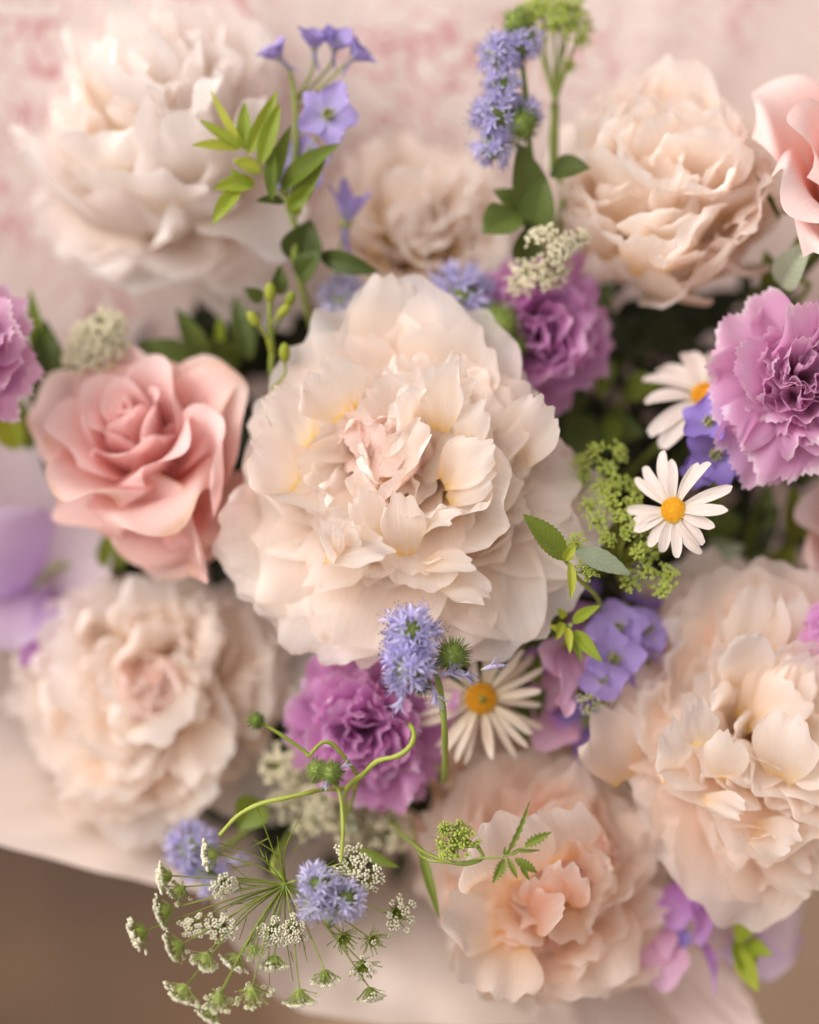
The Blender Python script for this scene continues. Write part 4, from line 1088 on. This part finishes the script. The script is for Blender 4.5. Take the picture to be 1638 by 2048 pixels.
for b, t, w, m, ex in [
    ((490, 300, -.030), (420, 180, -.030), 20, 'lime', dict(bend=5, fold=.3)), ((480, 295, -.030), (398, 240, -.028), 23, 'bright', dict(bend=8)), ((480, 298, -.030), (384, 290, -.026), 27, 'lime', dict(bend=8)),
    ((490, 300, -.030), (490, 204, -.032), 31, 'bright', dict(bend=6)), ((495, 310, -.030), (555, 180, -.030), 34, 'bright', dict(bend=8)), ((520, 330, -.030), (560, 205, -.028), 36, 'bright', dict(bend=8)),
    ((520, 345, -.028), (465, 320, -.026), 34, 'lime', dict(bend=8)), ((540, 390, -.034), (582, 250, -.034), 36, 'mid', dict(bend=8)), ((545, 400, -.032), (545, 270, -.030), 28, 'mid', dict(bend=5)),
    ((510, 365, -.030), (425, 378, -.026), 39, 'bright', dict(bend=12)), ((500, 375, -.028), (460, 335, -.028), 19, 'bright', dict(bend=5)), ((480, 375, -.028), (424, 450, -.024), 36, 'bright', dict(bend=8)),
    ((560, 380, -.036), (682, 286, -.028), 48, 'mid', dict(bend=14)), ((590, 420, -.036), (660, 300, -.030), 47, 'mid', dict(bend=10)), ((575, 420, -.034), (630, 365, -.030), 31, 'bright', dict(bend=10)),
    ((570, 405, -.038), (512, 402, -.034), 26, 'dark', dict(bend=10)), ((600, 430, -.038), (570, 390, -.034), 23, 'bright', {}),
    ((600, 530, -.049), (620, 440, -.044), 90, 'dark', dict(bend=10)), ((640, 510, -.046), (760, 545, -.042), 46, 'dark', dict(bend=18)), ((600, 560, -.049), (645, 500, -.04), 60, 'dark', {})]:
    T.add('leaf', leaf_g(rng, P(*b), P(*t), S(w, b[2]), (rng.normal(0, .35), rng.normal(.1, .3), 1), **ex), LM[m])
for b in ((512, 345), (535, 350)):
    T.add('leaf_stalk', tube([P(b[0], b[1] - 30, -.043), P(b[0] + 20, b[1] + 10, -.045), P(575, 400, -.050)], .0004, .0006, n=8, sides=5), LM['stem'])

rng = np.random.RandomState(402)
T = Thing('delphinium', 'deep violet delphinium between the frilled lilac carnation and the white daisy', 'delphinium', P(1425, 900, -.035), 'delphiniums in the bouquet')
T.add('stem', tube([P(1440, 850, -.035), P(1430, 960, -.05), P(1380, 1060, -.10), BIND + (.03, .03, .1), BIND], .0009, .0014, n=20), LM['stem'])
for c, ax, r, cup in [((1420, 850, -.028), (-.3, .5, .8), 62, (45, 10)), ((1430, 905, -.030), (-.1, -.2, .95), 66, (40, 0)), ((1470, 905, -.034), (.4, -.3, .85), 52, (40, 5)), ((1400, 935, -.034), (-.4, -.5, .8), 44, (45, 10)), ((1462, 845, -.034), (.3, .3, .9), 50, (45, 10))]:
    five_petal(T, rng, P(*c), ax, S(r, c[2]), 'delph_deep', cup=cup)

rng = np.random.RandomState(403)
T = Thing('hydrangea', 'violet hydrangea cluster between the largest peony and the lower right peony', 'hydrangea', P(1215, 1310, -.05))
T.add('stem', tube([P(1215, 1310, -.055), P(1200, 1380, -.09), BIND + (.02, .02, .1), BIND], .0012, .0016, n=16), LM['stem'])
for c, ax, r, m in [((1235, 1262, -.040), (-.1, .5, .85), 62, 'hydra'), ((1288, 1262, -.042), (.4, .5, .8), 56, 'hydra'), ((1225, 1315, -.034), (.1, -.1, .98), 64, 'hydra'), ((1205, 1350, -.034), (-.1, -.5, .85), 52, 'hydra'), ((1282, 1320, -.046), (.5, -.3, .8), 56, 'hydra'),
                    ((1180, 1255, -.050), (-.3, .5, .8), 56, 'pea_purple'), ((1170, 1440, -.056), (0, -.2, .98), 60, 'delph_deep'), ((1185, 1490, -.058), (.2, -.5, .85), 56, 'delph_deep'), ((1150, 1200, -.07), (-.2, .3, .9), 56, 'delph_deep'), ((1290, 1180, -.07), (.2, .4, .9), 50, 'delph_deep')]:
    five_petal(T, rng, P(*c), ax, S(r, c[2]), m, n=4, cup=(30, -5), spur=False, width=1.15)

# ------------------------------------------------------------------ sweet peas: petals placed one by one
def sweet_pea(label, org, petals, seed, stem=None, extra=None):
    rng = np.random.RandomState(seed)
    T = Thing('sweet_pea', label, 'sweet pea', P(*org), 'sweet peas in the bouquet')
    for b, t, w, m, face, kw in petals:
        a = dict(ruf=.05, notch=.02, wb=.2, wtip=.8, drop=.35, c0=.4, c1=.3, noise=.08); a.update(kw)
        T.add('petal', petal_between(rng, P(*b), P(*t), S(w, b[2]), face, **a), PM[m])
    pts = [P(*q) for q in (stem or [org])]
    end = BIND + np.array([pts[-1][0], pts[-1][1] + .09, 0]) * .12
    T.add('stem', tube(pts + [pts[-1] * .4 + end * .6, end], .0009, .0012, n=22), LM['stem'])
    return T
sweet_pea('pink sweet pea with a folded petal beside the violet hydrangea', (1130, 1390, -.05),
    [((1140, 1330, -.045), (1075, 1300, -.035), 90, 'pea_pink', (0, .4, .9), {}), ((1120, 1285, -.045), (1130, 1410, -.030), 70, 'pea_pink', (.6, .1, .8), dict(bend=20, c1=.7)), ((1140, 1300, -.050), (1170, 1370, -.040), 70, 'pea_pink', (0, 0, 1), {}),
     ((1120, 1390, -.035), (1135, 1435, -.028), 40, 'pea_pink', (.3, 0, .9), {}), ((1110, 1330, -.055), (1050, 1310, -.050), 70, 'pea_purple', (0, .3, .9), {}), ((1110, 1340, -.055), (1090, 1420, -.055), 80, 'pea_pink', (-.3, 0, .9), {}),
     ((1140, 1420, -.06), (1075, 1500, -.050), 110, 'pea_pink', (-.2, .2, .9), {}), ((1140, 1420, -.06), (1130, 1470, -.052), 90, 'pea_purple', (0, .1, .9), {})], 501)
sweet_pea('lilac and purple sweet pea blurred at the left edge, between rose and lower left peony', (60, 1180, -.10),
    [((50, 1200, -.11), (60, 860, -.092), 380, 'pea_pale', (.2, .2, .9), dict(c0=.3, c1=.2)), ((90, 1190, -.105), (225, 1030, -.095), 190, 'pea_pale', (.1, .3, .9), {}), ((70, 1170, -.10), (-70, 1040, -.075), 230, 'pea_lilac', (.1, .3, .9), {}), ((60, 1180, -.10), (-50, 1285, -.07), 230, 'pea_lilac', (.1, .5, .8), dict(bend=35)),
     ((110, 1190, -.10), (40, 1330, -.07), 60, 'pea_purple', (.7, .2, .7), dict(bend=15)), ((110, 1180, -.105), (80, 1300, -.08), 110, 'pea_lilac', (.5, .2, .8), {})], 502,
    [(60, 1178, -.10), (110, 1135, -.095), (170, 1130, -.10), (240, 1150, -.115)])
sweet_pea('purple pink sweet pea hanging at the bottom right between the two lower peonies', (1365, 1770, -.06),
    [((1365, 1760, -.06), (1345, 1860, -.055), 90, 'pea_purple', (-.2, .1, .95), {}), ((1385, 1780, -.06), (1395, 1890, -.050), 62, 'pea_purple', (.5, 0, .8), dict(c1=.9)), ((1330, 1870, -.06), (1325, 1985, -.050), 96, 'pea_pink', (-.1, .4, .9), dict(bend=30)),
     ((1365, 1850, -.058), (1358, 1905, -.055), 40, 'delph_deep', (0, .1, 1), {}), ((1395, 1870, -.055), (1430, 1995, -.048), 42, 'pea_purple', (.6, .1, .7), dict(point=.25, wtip=.3)), ((1340, 1850, -.060), (1330, 1920, -.05), 46, 'pea_pink', (-.3, 0, .9), {}), ((1385, 1770, -.062), (1400, 1830, -.058), 80, 'carn', (.2, .2, .9), {})], 503)
sweet_pea('pale lilac sweet pea petal behind the lower right peony, over the brown ground', (1500, 1830, -.08),
    [((1500, 1840, -.085), (1600, 1800, -.075), 170, 'pea_pale', (.1, .3, .9), {}), ((1500, 1850, -.085), (1545, 1960, -.072), 170, 'pea_lilac', (.1, .4, .9), dict(bend=20)), ((1480, 1850, -.088), (1420, 1900, -.08), 130, 'pea_pale', (-.1, .3, .9), {}), ((1510, 1800, -.09), (1600, 1740, -.085), 150, 'pea_pale', (0, .3, .9), {})], 504)

# ------------------------------------------------------------------ lace flowers
lower = [(410, 1710, .002, (-1, .1, .15), 32), (447, 1772, .004, (.35, .4, .75), 32), (320, 1752, .004, (-1, .0, .1), 32), (352, 1785, .002, (-.6, .5, -.4), 30, .5), (318, 1825, .006, (-.95, .3, .05), 34),
         (268, 1872, .006, (-.85, .35, .2), 36), (345, 1900, .006, (-.8, .5, -.1), 34, .8), (387, 1855, .004, (-.1, .4, .8), 30), (440, 1856, .004, (-.1, .2, .8), 32), (408, 1925, .006, (-.3, .8, -.35), 32, .8),
         (463, 1930, .004, (-.5, .7, .2), 32), (508, 1908, .002, (.1, .9, -.35), 28, .4), (548, 1935, .002, (.0, .8, .3), 32, .9), (545, 1868, .0, (-.1, .3, .9), 34), (585, 1862, .0, (.1, .2, .9), 30),
         (505, 1995, .006, (.0, .85, -.5), 36, .5), (360, 1992, .008, (-.5, .85, -.1), 34), (435, 2005, .008, (-.2, .8, -.5), 34, .6), (415, 2035, .008, (-.5, .8, .1), 30), (600, 2003, .002, (.05, 1, -.1), 34),
         (650, 1962, -.002, (.0, 1, -.15), 30, .8), (728, 1943, -.006, (.2, .5, .7), 34, .25), (743, 1997, -.008, (.2, .8, .4), 30, .6), (752, 1885, -.006, (.5, .2, .8), 34, .1), (690, 1885, -.004, (.2, .4, .85), 36, .1),
         (800, 1828, -.008, (.5, -.1, .8), 36, .8), (700, 1722, .002, (.1, -.2, .95), 38), (732, 1760, .002, (.3, .2, .9), 38)]
lace_flower('white and green lace flower umbel spilling out at the bottom left', (570, 1768, -.010), lower, 601, stem=[(560, 1700, -.05)], bow=.2,
    bract_dirs=[(-.35, -1, .1, 165), (-.5, -.7, .2, 130), (-.1, -.8, .3, 110), (.25, -1, .1, 150), (-1, -.2, .2, 170), (-1, .1, .1, 150), (-.9, -.6, .2, 160), (-.8, .7, 0, 170), (-.4, 1, .1, 170), (.1, 1, .2, 190), (-.15, 1, .1, 200), (.3, 1, .1, 160), (-.6, 1, .1, 180), (-.95, .4, .2, 160), (.9, .2, .1, 120), (.8, -.4, .1, 110)])
rng = np.random.RandomState(602)
gr = [(1190, 900, -.030), (1240, 905, -.032), (1165, 925, -.032), (1215, 935, -.030), (1160, 955, -.034), (1205, 975, -.026), (1235, 965, -.028), (1270, 975, -.03), (1180, 1010, -.024), (1220, 1000, -.022), (1265, 1005, -.022), (1240, 1030, -.02),
      (1195, 1040, -.02), (1270, 1045, -.018), (1215, 1075, -.016), (1255, 1065, -.018), (1290, 1060, -.02), (1150, 1085, -.014), (1175, 1140, -.010), (1275, 1103, -.014), (1262, 1165, -.016), (1295, 1138, -.016), (1325, 1180, -.016), (1335, 1150, -.018), (1305, 1095, -.02)]
lace_flower('yellow green lace flower filling the gap between the largest peony and the white daisy', (1235, 1130, -.055),
    [(x, y, z, (rng.normal(0, .3), -.45 + rng.normal(0, .25), .9), rng.uniform(18, 25)) for x, y, z in gr], 603, mf='floret_green', cupm='lime', rays='stem_lime', stem=[(1230, 1230, -.09)], bow=.05, ray_r=.0004)
lace_flower('small white lace flower standing over the orchid carnation at the upper right', (1105, 590, -.055),
    [(1070, 470, -.030, (-.5, -.6, .6), 24), (1095, 467, -.028, (0, -.3, .95), 26), (1122, 500, -.028, (.2, 0, .95), 28), (1145, 480, -.030, (.5, -.4, .8), 24), (1170, 470, -.034, (.6, -.5, .6), 20), (1105, 515, -.028, (-.2, .2, .95), 28), (1050, 545, -.034, (-.4, .1, .9), 32), (1085, 555, -.032, (0, .3, .9), 30), (1120, 545, -.034, (.2, .3, .9), 28), (1035, 570, -.036, (-.4, .4, .8), 26)],
    604, mf='floret_cream', cupm='lime')
lace_flower('cream lace flower at the left, above the dusty pink rose', (200, 760, -.075),
    [(215, 640, -.058, (.2, -.6, .8), 36), (165, 665, -.056, (-.4, -.4, .8), 34), (225, 690, -.054, (.4, 0, .9), 36), (145, 712, -.054, (-.6, .1, .8), 34), (185, 720, -.052, (0, .2, .95), 36), (195, 680, -.052, (0, 0, 1), 32), (235, 655, -.058, (.5, -.2, .8), 28)],
    605, mf='floret_cream', cupm='lime')
lace_flower('yellowish blurred lace flower behind the curling stems at the lower middle', (690, 1640, -.085),
    [(x, y, -.062 + rng.normal(0, .006), (rng.normal(0, .3), rng.normal(0, .3), .9), rng.uniform(34, 44)) for x, y in ((560, 1530), (600, 1560), (640, 1590), (580, 1600), (670, 1620), (620, 1640), (720, 1600), (760, 1630), (700, 1660), (660, 1560), (740, 1660), (600, 1500), (790, 1660))],
    606, mf='floret_cream', cupm='lime')
lace_flower('blurred green and white lace flower at the top edge, right of centre', (1110, 205, -.055),
    [(1060, 25, -.050, (-.2, -.5, .8), 36), (1130, 10, -.050, (0, -.5, .8), 40), (1110, 45, -.048, (0, -.3, .9), 36), (1150, 40, -.050, (.3, -.4, .8), 36), (1085, 5, -.052, (-.1, -.6, .8), 34), (1165, 75, -.048, (.3, .2, .9), 22), (1140, 130, -.046, (.2, 0, .9), 16)],
    607, mf='floret_green', cupm='bright', stem=[(1108, 330, -.06), (1115, 470, -.08)], stem_r=.0016, ray_r=.0006)
# feathery bud with its little cut leaf
lace_flower('green feathery lace bud on a curved stem, in front of the peach peony', (955, 1692, .003),
    [(912, 1680, .003, (-.1, -.4, .9), 38, 1.0), (885, 1655, .002, (-.7, -.5, .5), 16, 1.0), (882, 1700, .002, (-.9, .2, .4), 14, 1.0), (900, 1708, .004, (-.5, .6, .6), 16, 1.0), (925, 1660, .0, (.2, -.7, .6), 20, 1.0)],
    608, mf='floret_green', cupm='bright', stem=[(965, 1716, .002), (930, 1728, .001), (880, 1718, -.004), (830, 1690, -.02), (780, 1620, -.07)], hair=16, stem_r=.0006, ray_r=.0004, name='lace_bud')
lace_flower('cluster of four tiny cream florets between the violet hydrangea and the cream daisy', (1185, 1440, -.045),
    [(1162, 1398, -.028, (-.5, -.5, .7), 13), (1178, 1392, -.028, (.1, -.8, .6), 12), (1195, 1410, -.028, (.7, 0, .7), 14), (1172, 1422, -.026, (-.2, .6, .8), 14), (1210, 1405, -.04, (.5, -.2, .8), 18, 0)], 609, mf='floret_cream', cupm='lime', n=9)

# ------------------------------------------------------------------ leafy sprigs and leaves in the gaps
leafy('leaf_sprig', 'small cut leaf sprig with toothed tips beside the feathery lace bud', 'leaf sprig', [(1060, 1690, .004), (1010, 1712, .004), (965, 1716, .003), (900, 1725, -.002), (830, 1690, -.025)],
    [((1012, 1712, .004), (1060, 1600, .004), 12, 'mid', (.3, 0, 1), dict(serr=.25)), ((1050, 1692, .004), (1104, 1664, .006), 20, 'mid', (0, .3, 1), dict(serr=.3)), ((1008, 1718, .004), (985, 1766, .006), 22, 'mid', (.2, 0, 1), dict(serr=.3)), ((1015, 1715, .004), (1035, 1758, .004), 12, 'mid', (0, 0, 1), dict(serr=.2)),
     ((1030, 1718, .004), (1075, 1746, .005), 20, 'mid', (0, .3, 1), dict(serr=.2)), ((1030, 1702, .004), (1082, 1700, .004), 8, 'mid'), ((1010, 1712, .004), (1010, 1692, .004), 8, 'mid'), ((1020, 1710, .004), (1045, 1695, .004), 9, 'mid'), ((1040, 1728, .004), (1060, 1762, .004), 10, 'mid')], 701, stem_r=.0004)
leafy('leaf_sprig', 'toothed olive leaf sprig lying on the right side of the largest peony', 'leaf sprig', [(1130, 1120, -.006), (1150, 1150, -.012), (1190, 1230, -.05)],
    [((1132, 1118, -.006), (1046, 1028, .0), 54, 'mid', (.3, .2, 1), dict(serr=.06, fold=.25, bend=8, nu=25)), ((1150, 1100, -.012), (1262, 1150, -.010), 46, 'grey', (-.1, .4, 1), dict(serr=.04, fold=.2, bend=12)), ((1140, 1125, -.006), (1142, 1200, -.004), 20, 'lime', (.2, 0, 1), {}), ((1130, 1120, -.004), (1150, 1085, .0), 24, 'lime', (0, 0, 1), {})], 702, stem_r=.0008)
leafy('leaf_sprig', 'bright green leaf tuft with yellow buds above the pink sweet pea', 'leaf sprig', [(1140, 1250, -.022), (1130, 1290, -.04), (1120, 1330, -.08)],
    [((1145, 1245, -.022), (1202, 1210, -.016), 26, 'bright', (0, .4, 1), {}), ((1150, 1262, -.022), (1205, 1325, -.014), 30, 'bright', (-.2, .1, 1), {}), ((1145, 1262, -.024), (1162, 1322, -.018), 24, 'mid', (0, 0, 1), {}), ((1125, 1245, -.022), (1112, 1282, -.016), 20, 'lime'), ((1135, 1255, -.02), (1140, 1308, -.014), 18, 'lime'), ((1130, 1235, -.024), (1115, 1215, -.02), 18, 'lime'), ((1120, 1260, -.024), (1098, 1250, -.022), 14, 'lime')], 703)
leafy('bud_stem', 'pale green stem of small closed buds, left of the top of the largest peony', 'bud stem', [(540, 575, -.034), (540, 640, -.036), (545, 700, -.040), (560, 800, -.06)],
    [((525, 600, -.045), (488, 575, -.04), 30, 'dark'), ((560, 590, -.045), (560, 530, -.04), 36, 'dark')], 704)
T = [o for o in bpy.data.objects if o.get('category') == 'bud stem'][0]
class _W: pass
for (x, y, z, dx, dy, r) in ((540, 585, -.034, 0, -1, 15), (580, 598, -.036, .4, -.8, 13), (567, 622, -.034, .6, -.6, 13), (507, 638, -.032, -.5, -.7, 14), (569, 705, -.032, 0, -1, 15)):
    c = P(x, y, z); d = unit((dx, -dy, .2)); F = frame(d)
    g = join([ball(c, S(r, z), (.8, .8, 1.35), 8, 9, F), tube([c - d * S(r, z), c - d * S(r * 3, z), P(542, min(y + 75, 790), -.038)], .0004, .0005, n=7, sides=5)])
    me = to_mesh('bud', G(g.V - P(560, 800, -.06), g.Q, g.T, g.UV), LM['lime'])
    o = bpy.data.objects.new('bud', me); COL.objects.link(o); o.parent = T
leafy('greenery', 'dark green leaves standing below the violet spike at the top', 'leaf stem', [(1060, 330, -.045), (1065, 420, -.048), (1060, 520, -.06)],
    [((1065, 440, -.046), (1035, 285, -.036), 80, 'dark', (.3, 0, 1), dict(fold=.3)), ((1070, 470, -.044), (1090, 350, -.036), 80, 'dark', (-.3, 0, 1), dict(fold=.3)), ((1100, 350, -.044), (1180, 335, -.036), 56, 'dark', (0, .3, 1), dict(bend=20, wpos=.5)), ((1050, 430, -.045), (965, 470, -.036), 84, 'dark', (-.1, .4, 1), dict(wpos=.6, bend=18)), ((1045, 420, -.046), (985, 380, -.042), 44, 'dark', (0, .3, 1), {}), ((1040, 530, -.05), (1065, 440, -.042), 60, 'dark', (.2, 0, 1), {})], 705)
leafy('leaf_sprig', 'olive buds and leaves hanging at the lower right over the wrapping edge', 'leaf sprig', [(1480, 1860, -.055), (1490, 1830, -.07)],
    [((1470, 1870, -.055), (1520, 1855, -.045), 40, 'bright', (0, .4, 1), {}), ((1472, 1880, -.055), (1500, 1960, -.048), 56, 'bright', (.3, .1, 1), {}), ((1490, 1890, -.055), (1545, 1910, -.045), 40, 'bright', (0, .3, 1), {}), ((1480, 1900, -.052), (1518, 1985, -.044), 44, 'lime', (-.3, 0, 1), {})], 706)
leafy('greenery', 'dark green leaves between the white side-on peony and the dusty pink rose', 'leaf stem', [(400, 700, -.075), (420, 760, -.09)],
    [((420, 725, -.07), (352, 615, -.062), 46, 'dark'), ((400, 730, -.07), (270, 690, -.065), 60, 'dark', (0, .4, 1), {}), ((440, 720, -.075), (440, 630, -.07), 24, 'bright'), ((430, 740, -.075), (330, 740, -.07), 60, 'deep'), ((480, 730, -.075), (400, 690, -.068), 70, 'dark'), ((480, 700, -.075), (520, 620, -.068), 50, 'dark'), ((500, 720, -.07), (470, 590, -.07), 46, 'dark')], 707)
leafy('greenery', 'dark green leaves at the left edge below the bright lilac carnation', 'leaf stem', [(80, 760, -.075), (130, 850, -.1)],
    [((100, 780, -.075), (60, 575, -.068), 40, 'mid'), ((110, 800, -.075), (90, 640, -.068), 80, 'dark'), ((120, 830, -.078), (70, 740, -.07), 80, 'dark'), ((140, 850, -.08), (100, 700, -.07), 80, 'deep'), ((30, 900, -.075), (10, 790, -.068), 60, 'lime'), ((130, 900, -.08), (60, 860, -.07), 60, 'dark'), ((150, 960, -.085), (80, 900, -.08), 60, 'deep'), ((230, 1140, -.09), (215, 1060, -.085), 60, 'mid'), ((60, 900, -.08), (45, 800, -.07), 40, 'mid')], 708)
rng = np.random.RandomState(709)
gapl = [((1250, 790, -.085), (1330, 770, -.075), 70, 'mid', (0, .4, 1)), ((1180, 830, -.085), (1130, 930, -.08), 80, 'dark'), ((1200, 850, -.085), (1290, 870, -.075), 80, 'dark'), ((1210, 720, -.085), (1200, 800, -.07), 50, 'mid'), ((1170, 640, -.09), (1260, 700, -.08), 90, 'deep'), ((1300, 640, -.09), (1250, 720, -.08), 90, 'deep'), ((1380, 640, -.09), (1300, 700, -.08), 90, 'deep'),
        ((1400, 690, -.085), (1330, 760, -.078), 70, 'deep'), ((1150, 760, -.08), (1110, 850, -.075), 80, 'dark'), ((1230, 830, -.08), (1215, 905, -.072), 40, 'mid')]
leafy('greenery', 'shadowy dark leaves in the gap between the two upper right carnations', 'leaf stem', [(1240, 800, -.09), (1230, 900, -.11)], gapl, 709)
gapl = [((1480, 1100, -.09), (1560, 1010, -.08), 70, 'deep'), ((1500, 1130, -.09), (1540, 960, -.08), 60, 'dark'), ((1600, 1080, -.09), (1580, 970, -.075), 70, 'mid'), ((1540, 1150, -.09), (1590, 1080, -.08), 60, 'mid'), ((1450, 1080, -.085), (1420, 1000, -.08), 80, 'dark'), ((1420, 1110, -.085), (1490, 1090, -.075), 60, 'grey'), ((1600, 960, -.09), (1630, 870, -.08), 80, 'dark'), ((1560, 1160, -.09), (1620, 1160, -.085), 60, 'deep')]
leafy('greenery', 'shadowy dark leaves in the gap to the right of the white daisy', 'leaf stem', [(1520, 1080, -.10), (1500, 1150, -.12)], gapl, 710)
gapl = [((1060, 1330, -.055), (1140, 1180, -.045), 60, 'dark', (-.3, .1, 1)), ((1050, 1300, -.055), (1080, 1370, -.045), 60, 'mid'), ((1090, 1270, -.06), (1180, 1230, -.055), 60, 'dark'), ((1040, 1430, -.06), (1090, 1380, -.05), 60, 'dark'), ((1030, 1440, -.06), (1060, 1480, -.055), 50, 'mid'), ((1120, 1230, -.07), (1220, 1200, -.06), 80, 'deep'), ((1010, 1360, -.06), (1000, 1330, -.055), 60, 'mid')]
leafy('greenery', 'dark green leaves along the lower right rim of the largest peony', 'leaf stem', [(1080, 1320, -.065), (1070, 1400, -.09)], gapl, 711)
gapl = [((600, 1480, -.08), (520, 1530, -.07), 40, 'deep'), ((590, 1440, -.085), (540, 1510, -.078), 60, 'deep'), ((520, 1600, -.05), (475, 1660, -.045), 76, 'mid', (.2, .3, 1)), ((780, 1570, -.075), (830, 1620, -.07), 60, 'dark'), ((830, 1560, -.08), (850, 1640, -.075), 60, 'deep'), ((840, 1690, -.03), (880, 1840, -.02), 20, 'mid'), ((720, 1700, -.03), (800, 1735, -.025), 24, 'mid'), ((700, 1640, -.06), (715, 1660, -.05), 36, 'grey')]
leafy('greenery', 'green leaves below the lower orchid carnation, behind the curling stems', 'leaf stem', [(660, 1600, -.085), (680, 1560, -.1)], gapl, 712)
globe_flower('long lime stem arching to the left below the curling stems', [], [(440, 1670, -.010), (475, 1632, -.008), (520, 1608, -.006), (580, 1594, -.006), (640, 1580, -.012), (720, 1560, -.05)], 713, stem_r=.0007, stem_mat='stem_lime', name='bare_stem', cat='stem')
leafy('greenery', 'pale folded leaf and blades under the pale pink rose at the right edge', 'leaf stem', [(1590, 560, -.04), (1580, 620, -.08)],
    [((1565, 575, -.040), (1625, 480, -.025), 70, 'grey', (-.3, .2, 1), dict(fold=.6)), ((1560, 440, -.04), (1508, 345, -.035), 12, 'dark'), ((1550, 620, -.07), (1530, 500, -.06), 60, 'mid'), ((1500, 620, -.07), (1560, 560, -.06), 60, 'dark')], 714)
leafy('greenery', 'leaves in the shadow under the upper right cream peony', 'leaf stem', [(1300, 640, -.10), (1290, 720, -.12)],
    [((1230, 650, -.095), (1330, 620, -.09), 80, 'deep'), ((1330, 660, -.095), (1440, 630, -.09), 80, 'deep'), ((1180, 640, -.09), (1220, 560, -.085), 60, 'dark')], 715)

# dense shaded greenery deep between the stems
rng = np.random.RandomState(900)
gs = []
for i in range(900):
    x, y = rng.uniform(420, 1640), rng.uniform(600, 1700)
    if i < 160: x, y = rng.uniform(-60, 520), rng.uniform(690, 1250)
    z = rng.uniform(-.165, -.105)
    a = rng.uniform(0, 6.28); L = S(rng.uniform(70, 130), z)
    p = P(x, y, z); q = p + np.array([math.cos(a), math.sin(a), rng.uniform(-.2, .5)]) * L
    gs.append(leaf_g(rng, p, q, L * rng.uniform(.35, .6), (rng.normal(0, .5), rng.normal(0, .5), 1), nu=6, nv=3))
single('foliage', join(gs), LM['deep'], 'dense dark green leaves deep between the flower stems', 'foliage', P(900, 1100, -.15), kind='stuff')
